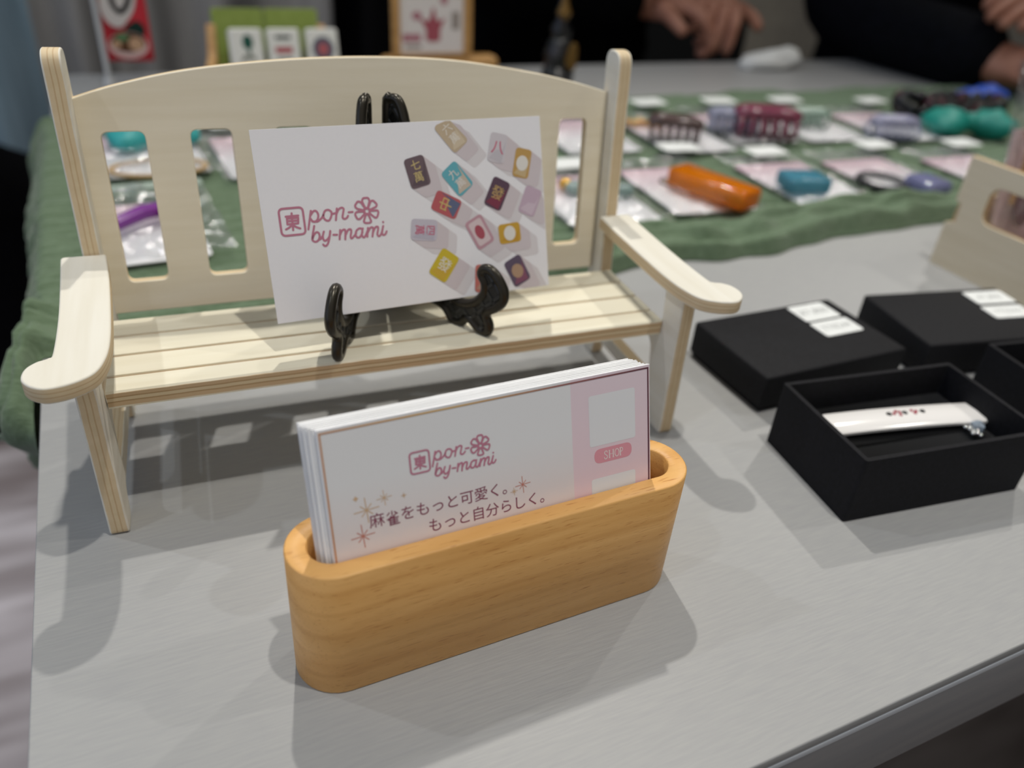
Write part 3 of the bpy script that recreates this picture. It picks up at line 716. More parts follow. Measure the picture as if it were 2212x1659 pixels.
# SHOP in serif capitals, drawn as strokes with serifs
def shop_word():
    bm = bmesh.new(); x0, yb, h = 30.35, 3.05, 2.35; tk, tn = .34, .14
    def V(x, w=tk): bm_stroke(bm, [((x)*MM, yb*MM), (x*MM, (yb + h)*MM)], w*MM, 0, 4); [bm_stroke(bm, [((x - .33)*MM, yy*MM), ((x + .33)*MM, yy*MM)], .12*MM, 0, 4) for yy in (yb + .03, yb + h - .03)]
    s = crom([(1.12, 1.9), (.95, 2.25), (.55, 2.32), (.18, 2.0), (.25, 1.55), (.65, 1.2), (1.05, .85), (1.1, .4), (.7, .05), (.3, .1), (.05, .55)], False, 6); bm_stroke(bm, [((x0 + a)*MM, (yb + b)*MM) for a, b in s], .24*MM)
    V(x0 + 1.85); V(x0 + 3.15); bm_stroke(bm, [((x0 + 1.85)*MM, (yb + h/2)*MM), ((x0 + 3.15)*MM, (yb + h/2)*MM)], tn*MM)
    o = ellipse(x0 + 4.42, yb + h/2, .72, h/2 - .08, 24); bm_stroke(bm, [(a*MM, b*MM) for a, b in o + [o[0]]], .25*MM)
    V(x0 + 5.6); p = crom([(5.6, 2.3), (6.2, 2.25), (6.5, 1.75), (6.2, 1.25), (5.6, 1.15)], False, 6); bm_stroke(bm, [((x0 + a - .05)*MM, (yb + b)*MM) for a, b in p], .22*MM)
    for v in bm.verts: v.co.x = (x0 + (v.co.x/MM - x0)*.93)*MM
    pp('shop_text', bm, ink('F4E6E4'), .0001)
shop_word()

# ------------------------------------------------------------------ jewellery boxes
def jbox(name, label, x, y, yaw, W, D, H, open_, group):
    t = thing(name, label, 'box', (x, y, T), yaw, group)
    if open_:
        tk = .0018; bm = bmesh.new(); rings = []
        for (i, z) in ((0, 0), (0, H), (tk, H), (tk, .0125)):
            r = [(i, i), (W - i, i), (W - i, D - i), (i, D - i)]; r = fillet(r, max(.0012 - i*.3, .0004), 3); rings.append([bm.verts.new((a, b, z)) for a, b in r])
        for k, (a, b) in enumerate(zip(rings, rings[1:])):
            for j in range(len(a)):
                f = bm.faces.new((a[j], a[(j+1) % len(a)], b[(j+1) % len(a)], b[j])); f.material_index = 1 if k == 1 else 0
        bm.faces.new(rings[0][::-1]); bm.faces.new(rings[-1])
        bmesh.ops.recalc_face_normals(bm, faces=bm.faces[:]); me = bpy.data.meshes.new('b'); bm.to_mesh(me); bm.free()
        link('tray', me, [M_boxn, M_boxrim], t)
        bm = bmesh.new(); bm_box(bm, .002, .002, .0126, W - .002, D*.44, .0142, .0006); bm_box(bm, .002, D*.46, .0126, W - .002, D - .002, .0142, .0006)
        link('velvet_pad', finish(bm), M_velvet, t)
    else:
        box('base', (.0012, .0012, 0), (W - .0012, D - .0012, .006), M_boxn, t, .0006)
        box('lid', (0, 0, .0022), (W, D, H), M_boxlid, t, .0013)
    return t
def stickers(t, pts, H):
    for i, (x, y, w, d) in enumerate(pts):
        p = plate('price_sticker', [rrect(x, y, x + w, y + d, .0018)], .0003, M_white, t, Matrix.Translation((0, 0, H + .0002)), .0001)
        bm = bmesh.new()
        me = text_mesh('¥7,800' if i == 0 else 'TT0244', d*.42, 0); me.transform(Matrix.Translation((x + w/2, y + d/2, 0))); bm.from_mesh(me); bpy.data.meshes.remove(me)
        printed('faint_print', bm, M_ink, p, Matrix.Translation((0, 0, .0002)))
l1 = jbox('jewellery_box', 'closed black box right beside the bench, two white stickers on its lid', .2214, .1988, -.002, .0801, .0504, .0176, False, 'black jewellery boxes')
stickers(l1, [(.0515, .0335, .0215, .0145), (.0510, .0195, .0225, .0125)], .0176)
l2 = jbox('jewellery_box', 'closed black box in front of the wooden crate, its two stickers at the right', .3135, .1965, -.185, .080, .0504, .0182, False, 'black jewellery boxes')
stickers(l2, [(.0555, .0335, .0235, .0130), (.0535, .0190, .0240, .0120)], .0182)
b1 = jbox('jewellery_box', 'open black box holding the white enamel bracelet', .2062, .1343, -.127, .0801, .0489, .0273, True, 'black jewellery boxes')
b2 = jbox('jewellery_box', 'open black box cut by the right picture edge', .3155, .1305, -.16, .0801, .0489, .0273, True, 'black jewellery boxes')

# enamel bracelet resting in the open box
br = thing('enamel_bracelet', 'white enamel bar bracelet with small red and black dots, in the open black box', 'bracelet', (.2595, .1580, T + .0160), -.213)
def bar():
    n = 26; bm = bmesh.new(); rows = []
    for i in range(n + 1):
        s = -1 + 2*i/n; x = s*.0430 + .0012; w = .0064*math.sqrt(max(0, 1 - max(0, (abs(s) - .84)/.16)**2*.95)); zc = .0015 - .0012*s*s
        rows.append([bm.verts.new((x, w*a, zc + b)) for a, b in ((-1, -.0008), (-1, .0002), (-.85, .0009), (0, .0012), (.85, .0009), (1, .0002), (1, -.0008))])
    for a, b in zip(rows, rows[1:]):
        for j in range(6): bm.faces.new((a[j], a[j+1], b[j+1], b[j]))
        bm.faces.new((a[6], a[0], b[0], b[6]))
    bm.faces.new(rows[0][::-1]); bm.faces.new(rows[-1])
    link('enamel_bar', finish(bm, ang=50), M_enamel, br)
bar()
for nm, m_, pts, r in (('black_stone', M_black, [(-.0105, .0012), (-.0035, .0012), (.0045, .0013)], .00115), ('red_stone', mat('red_stone', 'A03A48', .2), [(-.0068, .0024), (-.0084, .0010), (-.0062, .0), (-.0055, .0018), (.0002, .0022), (.0018, .0016), (.0006, .0004)], .00075)):
    for (x, y) in pts:
        lathe(nm, [(.0001, .0004), (r*.8, .0003), (r, 0), (r, -.0006)][::-1], m_, br, (x, y, .0027 - .0012*(x/.0415)**2), 14)
bm = bmesh.new()
for i in range(9): bm_blob(bm, (.0182 + .0012*(i % 3), -.0078 - .0007*i, .0002 + .0006*(i % 2)), (.0011, .0011, .0011), 10)
link('silver_chain', finish(bm, ang=180), M_silver, br)
bm = bmesh.new(); bmesh.ops.create_icosphere(bm, subdivisions=1, radius=.0030)
for v in bm.verts: v.co.x += .0225; v.co.y -= .0088; v.co.z += .0010
link('crystal', finish(bm, ang=5), M_crystal, br)

# ------------------------------------------------------------------ plywood crate at the right
cr = thing('plywood_crate', 'pale plywood crate with oval hand hole at the right picture edge', 'crate', (.4362, .2960, T), 0)
def crate():
    D, W, H = .115, .15, .0662
    # left face in (y backwards, z)
    ol = [(-D, 0), (0, 0), (0, .0262), (-.0062, .0284), (-.0055, .0392), (-.0015, .0402), (-.0014, H), (-D, H)]
    hole = fillet([(-.0205, .0336), (-.070, .0336), (-.070, .0548), (-.0205, .0548)], .0075, 8)
    plate('side_panel', [ol, hole], .004, M_crate, cr, basis((.002, 0, 0), (0, 1, 0), (0, 0, 1)), .0004)
    plate('side_panel', [[(-D, 0), (0, 0), (0, H), (-D, H)]], .004, M_crate, cr, basis((W, 0, 0), (0, 1, 0), (0, 0, 1)), .0004)
    plate('back_panel', [[(.004, 0), (W - .002, 0), (W - .002, H*.62), (.004, H*.62)]], .004, M_crate, cr, basis((0, -.0035, 0), (1, 0, 0), (0, 0, 1)), .0004)
    plate('front_panel', [[(.004, 0), (W - .002, 0), (W - .002, H*.5), (.004, H*.5)]], .004, M_crate, cr, basis((0, -D + .003, 0), (1, 0, 0), (0, 0, 1)), .0004)
    box('floor_panel', (.004, -D + .005, .002), (W - .002, -.006, .005), M_crate, cr, .0004)
crate()
# bagged pink cards standing in the crate
def bag_stack(i, y, lean, tip, label):
    t = thing('bagged_card', label, 'packaged card', (.4475 + .006*i, y, T + .0052), .04*i, 'bagged cards standing in the crate')
    a = math.radians(lean)
    M = Matrix.Rotation(a, 4, 'X')
    plate('backing_card', [[(.014 + .006*i, 0), (.075, 0), (.075, .076), (.014 + .006*i, .076)]], .0006, mat('pink_card', 'D9BFC4', .5), t, M @ basis((0, 0, 0), (1, 0, 0), (0, 0, 1)), .0001)
    bm = bmesh.new()
    for k in range(3): bm_tube(bm, crom([(.020 + .018*k, -.004, .076), (.023 + .018*k, -.006, .062), (.021 + .018*k, -.0045, .034)], False, 5), .0018, 8)
    o = link('gold_pendant', finish(bm, ang=60), M_gold, t, M=M)
    bm = bmesh.new(); bm_blob(bm, (.034, -.0045, .034), (.009, .0030, .015), 16); link('garnet_drop', finish(bm, ang=180), mat('garnet', '5A1E2A', .25), t, M=M)
    bm = bmesh.new(); nx, nz = 16, 22; rows = []
    for q in range(nz + 1):
        rows.append([bm.verts.new((.0 + .082*p/nx, -.008 - .004*math.sin(p*.9)*noise.noise((p*.3, q*.3, i)) + .004*(q/nz)**3 - .0035*math.exp(-((p - 3.5 - .22*(nz - q))/1.3)**2), .001 + (tip)*q/nz)) for p in range(nx + 1)])
    for r0, r1 in zip(rows, rows[1:]):
        for p in range(nx): bm.faces.new((r0[p], r0[p+1], r1[p+1], r1[p]))
    link('plastic_bag', finish(bm, ang=180), M_film, t, M=M)
bag_stack(0, .2800, -10, .112, 'hindmost bagged pink card in the crate, its clear film standing tallest')
bag_stack(1, .2550, -10, .088, 'bagged pink card in the middle of the crate row')
bag_stack(2, .2300, -10, .080, 'bagged pink card nearest the front of the crate')

# ------------------------------------------------------------------ packaged hair accessories on the runner
M_pcard = mat('pink_white_card', 'EDE4E8', .5)
bandmat(M_pcard, 'F0EEF0', 'E4BFCB', -.01, .042)
CZ = T + .0056
def package(x, y, yaw, label, tagpos=None, tagrot=0.0, w=.062, h=.086, seed=0, tilt=0):
    t = thing('accessory_package', label, 'package', (x, y, CZ), yaw, 'packaged accessories on the green runner')
    plate('backing_card', [rrect(-w/2, -h/2, w/2, h/2, .003)], .0008, M_pcard, t, Matrix.Translation((0, 0, .0004)), .0002)
    bm = bmesh.new(); nx, ny = 14, 18; rows = []
    W, H = w + .010, h + .028
    for j in range(ny + 1):
        rows.append([bm.verts.new((-W/2 + W*i/nx, -H/2 + .008 + H*j/ny, .0022 + max(0, .0035*(1 - abs(2*i/nx - 1)**3)*(1 - abs(2*j/ny - 1)**3)) + .0030*noise.noise((i*.45, j*.45, seed)) * (.3 + .7*(0 < i < nx)))) for i in range(nx + 1)])
    for a, b in zip(rows, rows[1:]):
        for i in range(nx): bm.faces.new((a[i], a[i+1], b[i+1], b[i]))
    link('plastic_bag', finish(bm, ang=180), M_film, t)
    if tagpos:
        p = plate('price_tag', [rrect(-.0165, -.0105, .0165, .0105, .004)], .0006, M_white, t, Matrix.Translation((tagpos[0], tagpos[1], .0048)) @ Matrix.Rotation(tagrot, 4, 'Z'), .0002)
    return t
PK = [  # x, y, yaw, label, tag offset
    (.347, .431, -.08, 'pink-white packet with the orange clip, front row beside the bench arm', (.040, .078)),
    (.445, .421, -.06, 'pink-white packet with the pale blue clip, front row', (.012, .062)),
    (.527, .415, -.05, 'pink-white packet with the black hair tie, front row', (.045, .066)),
    (.625, .402, -.04, 'pink-white packet half behind the crate, rightmost of the front row', (.040, .066)),
    (.270, .430, -.06, 'pink-white packet seen past the right bench post, front row', (.012, .058)),
    (.420, .545, -.03, 'pink-white packet with the brown claw clip, back row', (.026, .090)),
    (.497, .556, -.10, 'pink-white packet with the burgundy and lavender clip, back row', (.022, .076)),
    (.570, .548, -.10, 'pink-white packet with the small green clip, back row', (.026, .078)),
    (.652, .535, -.05, 'pink-white packet with the lavender bow, back row right', (.048, .074)),
    (.338, .560, -.05, 'pink-white packet seen through the rightmost bench slot, back row', (.008, .058)),
    (.016, .575, .05, 'white packet with the teal bow, seen through the left bench slot', (.034, .058)),
    (.088, .560, .04, 'pink-white packet seen through the second bench slot, back row', (-.012, .064)),
]
for i, (x, y, a, lb, tg) in enumerate(PK): package(x, y, a, lb, tg, .05*(i % 3), seed=i*3.1)
# zipped bag with purple bracelet, left
zb = thing('zip_bag', 'clear zip bag with the purple bracelet, seen through the left bench slot', 'package', (.008, .448, CZ), .05, 'packaged accessories on the green runner')
plate('backing_card', [rrect(-.030, -.046, .022, .036, .003)], .0008, M_pcard, zb, Matrix.Translation((0, 0, .0004)), .0002)
bm = bmesh.new(); rows = []
for j in range(19): rows.append([bm.verts.new((-.034 + .068*i/14, -.05 + .108*j/18, .0030 + .004*noise.noise((i*.4, j*.4, 44)) + .002)) for i in range(15)])
for a, b in zip(rows, rows[1:]):
    for i in range(14): bm.faces.new((a[i], a[i+1], b[i+1], b[i]))
link('plastic_bag', finish(bm, ang=180), M_film, zb)
bm = bmesh.new(); bm_box(bm, -.034, .050, .004, .034, .0525, .0055, .0005); bm_box(bm, -.034, .0545, .004, .034, .057, .0055, .0005)
for i in range(34): bm_box(bm, -.033 + .002*i, .0480, .0045, -.0322 + .002*i, .0590, .0052)
link('zip_strip', finish(bm), mat('zip_strip', 'A9B8AC', .4), zb)

# the accessories themselves
AZ = CZ + .0012
def acc_thing(name, label, x, y, yaw, group='accessories on display cards'): return thing(name, label, 'hair accessory', (x, y, AZ), yaw, group)
t = acc_thing('hair_clip', 'orange translucent rectangular hair clip in its packet beside the bench arm', .350, .406, -1.27)
box('resin_bar', (-.031, -.011, .003), (.031, .011, .016), resin('orange_resin', 'F08A12'), t, .003)
box('metal_clip', (-.042, -.003, 0), (.026, .003, .003), mat('brass_brown', '8A6A4A', .35, .6), t, .001)
t = acc_thing('hair_clip', 'pale blue translucent block hair clip on the second front packet', .428, .404, -.25)
box('resin_block', (-.016, -.012, .002), (.016, .012, .013), resin('blue_resin', '5FA8C0'), t, .003)
box('metal_clip', (-.020, -.003, 0), (.018, .003, .002), M_silver, t, .0008)
t = acc_thing('hair_tie', 'black elastic hair tie with lavender charm on the third front packet', .502, .400, 0)
tube('elastic_loop', [(.017*math.cos(a), .017*math.sin(a), .003) for a in [2*math.pi*i/32 for i in range(32)]], .0024, mat('black_elastic', '1C1C20', .7), t, 8, True)
box('charm', (.010, -.034, .001), (.034, -.008, .012), resin('lavender_resin', '9A9CC6'), t, .004)
def claw(label, x, y, yaw, c, sc=1.0, nm='claw_clip'):
    t = acc_thing(nm, label, x, y, yaw); m = resin('resin_' + c, c, .15, .35)
    for sgn in (1, -1):
        bm = bmesh.new()
        for k in range(6):
            xx = (-.018 + .0072*k)*sc
            bm_tube(bm, crom([(xx, .001*sgn, .017*sc), (xx, .009*sgn*sc, .012*sc), (xx, .011*sgn*sc, .006*sc), (xx*.95, .004*sgn*sc, .001)], False, 5), .0018*sc, 7)
        bm_tube(bm, crom([(-.020*sc, .001*sgn, .015*sc), (-.012*sc, .005*sgn*sc, .0165*sc), (.012*sc, .005*sgn*sc, .0165*sc), (.020*sc, .001*sgn, .015*sc)], False, 5), .0042*sc, 8)
        link('claw_jaw', finish(bm, ang=60), m, t)
    tube('spring', [(-.003 + .0006*i, .002*math.cos(i), .014*sc + .002*math.sin(i)) for i in range(12)], .0006, M_silver, t, 6)
claw('brown claw clip on the back row packet nearest the bench post', .405, .530, -.6, '5A4440')
claw('burgundy claw clip on the second back row packet', .494, .525, -.5, '8A4258', 1.25)
claw('lavender grey claw clip left of the burgundy one', .473, .541, -.5, 'A0A2B8', 1.0)
claw('small pale green claw clip on the third back row packet', .562, .545, -.3, '9FB8A8', .8)
claw('lavender claw clip on the last back row packet', .614, .496, -.3, 'A6A6C0', 1.0)
def bow(label, x, y, yaw, c, sc=1.0):
    t = acc_thing('ribbon_bow', label, x, y, yaw); m = mat('ribbon_' + c, c, .5)
    bm = bmesh.new()
    for sgn in (1, -1):
        rows = []
        for i in range(11):
            u = i/10; xx = sgn*.030*u; hw = .003 + .013*math.sin(min(u*1.25, 1)*math.pi/2) * (1 - max(0, (u - .75)/.25)**2*.55); hz = .0035 + .0060*math.sin(u*math.pi)
            rows.append([bm.verts.new((xx*sc, hw*math.cos(q)*sc, (.007 + hz*math.sin(q) + .0014*math.sin(q*5 + i))*sc)) for q in [2*math.pi*k/16 for k in range(16)]])
        for a, b in zip(rows, rows[1:]):
            for k in range(16): bm.faces.new((a[k], a[(k+1) % 16], b[(k+1) % 16], b[k]))
        bm.faces.new(rows[0]); bm.faces.new(rows[-1][::-1])
    link('loops', finish(bm, ang=70), m, t)
    bm = bmesh.new(); bm_blob(bm, (0, 0, .008*sc), (.006*sc, .006*sc, .006*sc)); link('knot', finish(bm, ang=180), m, t)
bow('teal ribbon bow seen through the left bench slot', .020, .590, .2, '2E9C9C', .95)
bow('emerald green satin bow beside the black beads near the crate', .712, .496, -.3, '0A7F72', 1.4)
bow('cobalt blue ribbon bow behind the crate bag', .835, .580, .3, '2450B8', 1.2)
t = acc_thing('gold_hair_slide', 'gold filigree hair slide in the packet nearest the bench post, back row', .402, .572, -.2)
bm = bmesh.new()
for i in range(14): bm_blob(bm, (-.018 + .0028*i, .004*math.sin(i*1.3), .004), (.0028, .0028, .0028), 10)
link('beads', finish(bm, ang=180), mat('pale_gold', 'D9B27A', .25, .8), t); box('slide_pin', (-.02, -.0015, 0), (.02, .0015, .0015), M_gold, t, .0005)
t = acc_thing('purple_bracelet', 'purple rod bracelet with a brass bead in the zip bag', .004, .447, .58)
tube('rod', [(-.024, 0, .006), (0, .001, .008), (.024, 0, .006)], [.0035, .0042, .0035], resin('purple_resin', '8A3CA0', .2, .3), t, 10)
bm = bmesh.new(); bm_blob(bm, (.012, -.007, .006), (.006, .005, .005)); link('brass_bead', finish(bm, ang=180), mat('brass_bead', 'A8784A', .3, .7), t)
t = acc_thing('cord_ring', 'beige cord ring on the white packet with the teal bow', .018, .535, 0)
tube('cord', [(.028*math.cos(a), .016*math.sin(a), .003) for a in [2*math.pi*i/40 for i in range(40)]], .0014, mat('beige_cord', 'B8986A', .7), t, 8, True)
t = acc_thing('glass_charm', 'small clear and gold charm seen through the rightmost bench slot', .262, .436, 0)
bm = bmesh.new(); bm_blob(bm, (0, 0, .005), (.007, .006, .005)); link('glass_drop', finish(bm, ang=180), resin('sea_glass', 'A8BEB8'), t)
bm = bmesh.new(); bm_blob(bm, (-.001, .011, .004), (.005, .005, .004)); link('gold_bead', finish(bm, ang=180), M_gold, t)
t = acc_thing('glass_charm', 'small sea-green glass charm just right of the bench post', .292, .424, 0)
bm = bmesh.new(); bm_blob(bm, (0, 0, .005), (.008, .006, .005)); link('glass_drop', finish(bm, ang=180), resin('sea_glass2', '8FA8A2'), t)
lathe('cap', [(.002, 0), (.003, .001), (.002, .003)], M_gold, t, (0, .007, .004), 12)
# black bead bracelets in a heap
for k, (x, y, a, lb) in enumerate(((.715, .552, .1, 'black bead bracelet, leftmost of the heap behind the emerald bow'), (.750, .545, .5, 'black bead bracelet in the middle of the heap behind the emerald bow'), (.785, .550, -.2, 'black bead bracelet, rightmost of the heap, under the blue bow'))):
    t = thing('bead_bracelet', lb, 'bracelet', (x, y, T + .0060), a, 'black bead bracelets')
    for nm, m_, sel in (('beads', M_black, lambda i: i % 5), ('dark_red_beads', mat('dark_red_bead', '3A0A14', .2), lambda i: i % 5 == 0)):
        bm = bmesh.new()
        for i in range(15):
            if sel(i):
                q = 2*math.pi*i/15; bm_blob(bm, (.026*math.cos(q), .024*math.sin(q), .010 + .004*math.sin(q + k)), (.0058, .0058, .0095), 12)
        link(nm, finish(bm, ang=180), m_, t)

# ------------------------------------------------------------------ things along the far table edge
# miniature banner
bn = thing('miniature_banner', 'small red banner on a white pole at far left, with noodle bowl picture', 'banner', (-.001, .791, T))
tube('pole', [(0, 0, .004), (-.0005, 0, .19)], .0022, mat('white_plastic', 'C9CBCC', .4), bn)
lathe('pole_base', [(.0045, 0), (.0045, .003), (.003, .006)], mat('white_plastic', 'C9CBCC', .4), bn)
bm = bmesh.new(); rows = []
for j in range(16): rows.append([bm.verts.new((.0025 + .036*i/8, .002*math.sin(i*.8 + j*.15), .020 + .150*j/15)) for i in range(9)])
for a, b in zip(rows, rows[1:]):
    for i in range(8): bm.faces.new((a[i], a[i+1], b[i+1], b[i]))
cl = link('red_cloth', finish(bm, ang=180), mat('banner_red', 'CC2C3C', .7), bn); cl.modifiers.new('s', 'SOLIDIFY').thickness = .0006
def bprint(name, build, m, lift):
    bm = bmesh.new(); build(bm); me = flat(bm, m)
    return link(name, me, m, cl, M=basis((0, -.0030 - lift, 0), (1, 0, 0), (0, 0, 1)))
bprint('white_brush_shape', lambda b: bm_fill(b, crom([(.003, .062), (.008, .050), (.016, .047), (.022, .052), (.029, .062), (.033, .080), (.033, .105), (.026, .118), (.010, .118), (.004, .100), (.006, .084)], True, 5)), ink('D6CFCC'), 0)
bprint('black_stroke', lambda b: (bm_stroke(b, crom([(.008, .100), (.018, .092), (.014, .080), (.013, .066), (.018, .059), (.025, .067), (.029, .085), (.028, .102)], False, 6), .0040), bm_stroke(b, [(.008, .112), (.022, .110)], .004)), ink('17181A'), .0002)
bprint('green_leaf_print', lambda b: bm_fill(b, crom([(.021, .034), (.031, .038), (.035, .046), (.030, .052), (.024, .050), (.019, .044)], True, 4)), ink('12302A'), .0001)
bprint('bowl_print', lambda b: bm_fill(b, ellipse(.020, .033, .0155, .0105, 28)), ink('D9B8B4'), .0002)
bprint('soup_print', lambda b: bm_fill(b, ellipse(.020, .0352, .0135, .0078, 28)), ink('5A3A22'), .0003)
bprint('egg_print', lambda b: (bm_fill(b, ellipse(.026, .034, .0058, .0055, 20)), bm_fill(b, ellipse(.011, .034, .0035, .003, 20))), ink('C9A282'), .0004)
bprint('greens_print', lambda b: bm_fill(b, ellipse(.016, .0395, .0050, .0034, 20)), ink('5E8058'), .0004)

# mahjong display
md = thing('tile_display', 'leaning green board in a wooden stand behind the bench back', 'display stand', (.137, .800, T))
M_stand = mat('pine_stand', 'C89A62', .5); grainy(M_stand, 'BE8E56', 'D2A870', 1, (20, 200, 60), .1)
M_green = mat('green_felt_board', '8CA04A', .7); grainy(M_green, '869A44', '94A652', 300, (1, 1, 1), .1)
a = .25
plate('green_board', [rrect(-.046, 0, -.0006, .056, .003), rrect(.0002, 0, .049, .056, .003)], .004, M_green, md, basis((0, .003, .004), (1, .0, 0), (0, math.sin(a), math.cos(a))), .0008)
for sx in (-1, 1):
    ol = crom([(-.004, 0), (.026, 0), (.030, .008), (.018, .014), (.014, .022), (.020, .042), (.017, .044), (.006, .022), (-.012, .016), (-.016, .008)], True, 5)
    plate('stand_foot', [ol], .008, M_stand, md, basis((-.052 if sx < 0 else .056, -.006, .0), (-.25*sx, 1, 0), (0, 0, 1)), .001)
box('stand_rail', (-.050, -.014, .004), (.054, -.006, .010), M_stand, md, .001)
def mtile(x, lb, kind):
    t = thing('mahjong_tile', lb, 'mahjong tile', (x, .7835, T + .0105), 0, 'mahjong tiles on the green board')
    M = basis((0, 0, 0), (1, 0, 0), (0, math.sin(a), math.cos(a)))
    b = plate('tile_body', [rrect(-.0142, 0, .0142, .0360, .003)], .012, mat('tile_ivory', 'ECEBE4', .35), t, M, .0016)
    Mz = Matrix.Translation((0, 0, .0062))
    def pr_(nm, fn, c):
        bm = bmesh.new(); fn(bm); printed(nm, bm, ink(c), b, Mz)
    if kind == 0:
        pr_('green_bird', lambda q: (bm_fill(q, ellipse(.001, .0245, .0046, .0062, 20)), bm_stroke(q, [(.001, .020), (.003, .012)], .002)), '22584A')
        pr_('grey_twig', lambda q: (bm_stroke(q, crom([(-.004, .010), (.0, .013), (.005, .011)], False, 5), .004)), '97998F')
    elif kind == 1:
        pr_('black_bars', lambda q: (bm_fill(q, rrect(-.0075, .0265, .0060, .0300, .001)), bm_fill(q, rrect(-.0075, .0085, .0060, .0110, .001))), '5C605E')
        pr_('red_bars', lambda q: bm_fill(q, rrect(-.0085, .0150, .0070, .0205, .001)), 'B65A60')
    else:
        pr_('blue_ring', lambda q: bm_fill(q, ellipse(0, .0185, .0100, .0104, 28)), '5E6070')
        bm = bmesh.new(); bm_fill(bm, ellipse(0, .0185, .0050, .0054, 24)); printed('red_centre', bm, ink('B86468'), b, Matrix.Translation((0, 0, .0064)))
mtile(.1150, 'ivory mahjong tile with a green bird, leftmost on the green board', 0)
mtile(.1480, 'ivory mahjong tile with red and black bars, middle of the green board', 1)
mtile(.1830, 'ivory mahjong tile with a red-centred ring, rightmost on the green board', 2)

# framed picture
fr = thing('framed_picture', 'wood framed pink and white picture in front of the black drape', 'picture frame', (.293, .790, T))
M_fw = mat('honey_wood', 'B98A4E', .45); grainy(M_fw, 'AE8046', 'C4965A', 1, (30, 200, 30), .1)
fm = basis((0, 0, .021), (1, 0, 0), (0, .08, 1))
plate('frame', [rrect(-.0410, 0, .0410, .060, .001), rrect(-.0335, .0025, .0325, .057, .001)[::-1]], .006, M_fw, fr, fm, .0008)
pn = plate('print_sheet', [rrect(-.0336, .0024, .0326, .0571, .0005)], .001, mat('print_sheet', 'E2DAD6', .5), fr, fm, .0001)
def fp(nm, fn, c, l=0):
    bm = bmesh.new(); fn(bm); printed(nm, bm, ink(c), pn, Matrix.Translation((0, 0, .0008 + l)))
fp('pink_flower', lambda q: (bm_fill(q, crom([(-.006, .014), (.007, .014), (.008, .024), (.013, .034), (.005, .032), (.001, .044), (-.004, .032), (-.013, .034), (-.007, .024)], True, 4)),), 'A85560')
fp('pink_corner', lambda q: (bm_fill(q, rrect(-.031, .013, -.012, .020, .002)), bm_fill(q, ellipse(.012, .050, .004, .004)), bm_fill(q, ellipse(-.016, .036, .005, .004))), 'B47A84')
fp('grey_line', lambda q: bm_fill(q, rrect(-.028, .007, -.012, .010, .0005)), '9A8F88'); fp('brown_mark', lambda q: bm_fill(q, rrect(.020, .024, .028, .040, .002)), '9A8F88')
box('stand_block', (-.050, -.004, 0), (.072, .018, .020), M_fw, fr, .006)

# dark figurine
fg = thing('tower_figurine', 'small black tower figurine with gold details near the right bench post', 'figurine', (.398, .722, T))
lathe('base', [(.026, 0), (.026, .003), (.022, .006), (.016, .008)], M_blk, fg, n=8)
lathe('tower', [(.014, .006), (.017, .018), (.012, .024), (.016, .034), (.012, .046), (.009, .050), (.011, .058), (.006, .066), (.007, .072), (.002, .088)], mat('black_lacquer', '0C0B0C', .3), fg, n=8)
gm = mat('dull_gold', '6E5222', .4, .5)
lathe('gold_crest', [(.004, .066), (.0075, .072), (.004, .080), (.001, .090)], gm, fg, (0, -.002, 0), 8)
plate('gold_panel', [crom([(-.004, .028), (.006, .024), (.007, .044), (.002, .048), (-.003, .040)], True, 4)], .004, gm, fg, basis((.003, -.016, 0), (1, 0, 0), (0, 0, 1)), .001)
plate('silver_panel', [crom([(-.016, .036), (-.009, .034), (-.006, .042), (-.012, .045)], True, 4)], .004, mat('dull_silver', '4A4A50', .4, .5), fg, basis((0, -.014, 0), (1, 0, 0), (0, 0, 1)), .001)

# crumpled white cloth by the hands
def tissue():
    bm = bmesh.new(); bmesh.ops.create_icosphere(bm, subdivisions=4, radius=1)
    for v in bm.verts:
        c = v.co.copy(); n_ = 1 + .16*noise.noise(c*1.7) + .08*noise.noise(c*4)
        v.co = (c.x*.046*n_, c.y*.020*n_, max(0, (c.z*.6 + .40 + .25*c.x))*.021*n_)
    return finish(bm, ang=180)
tag(link('tissue', tissue(), mat('white_tissue', 'D8D8D4', .8), None, (.738, .800, T + .0003)), 'crumpled white tissue on the far table edge between hands and dark sleeve', 'tissue')

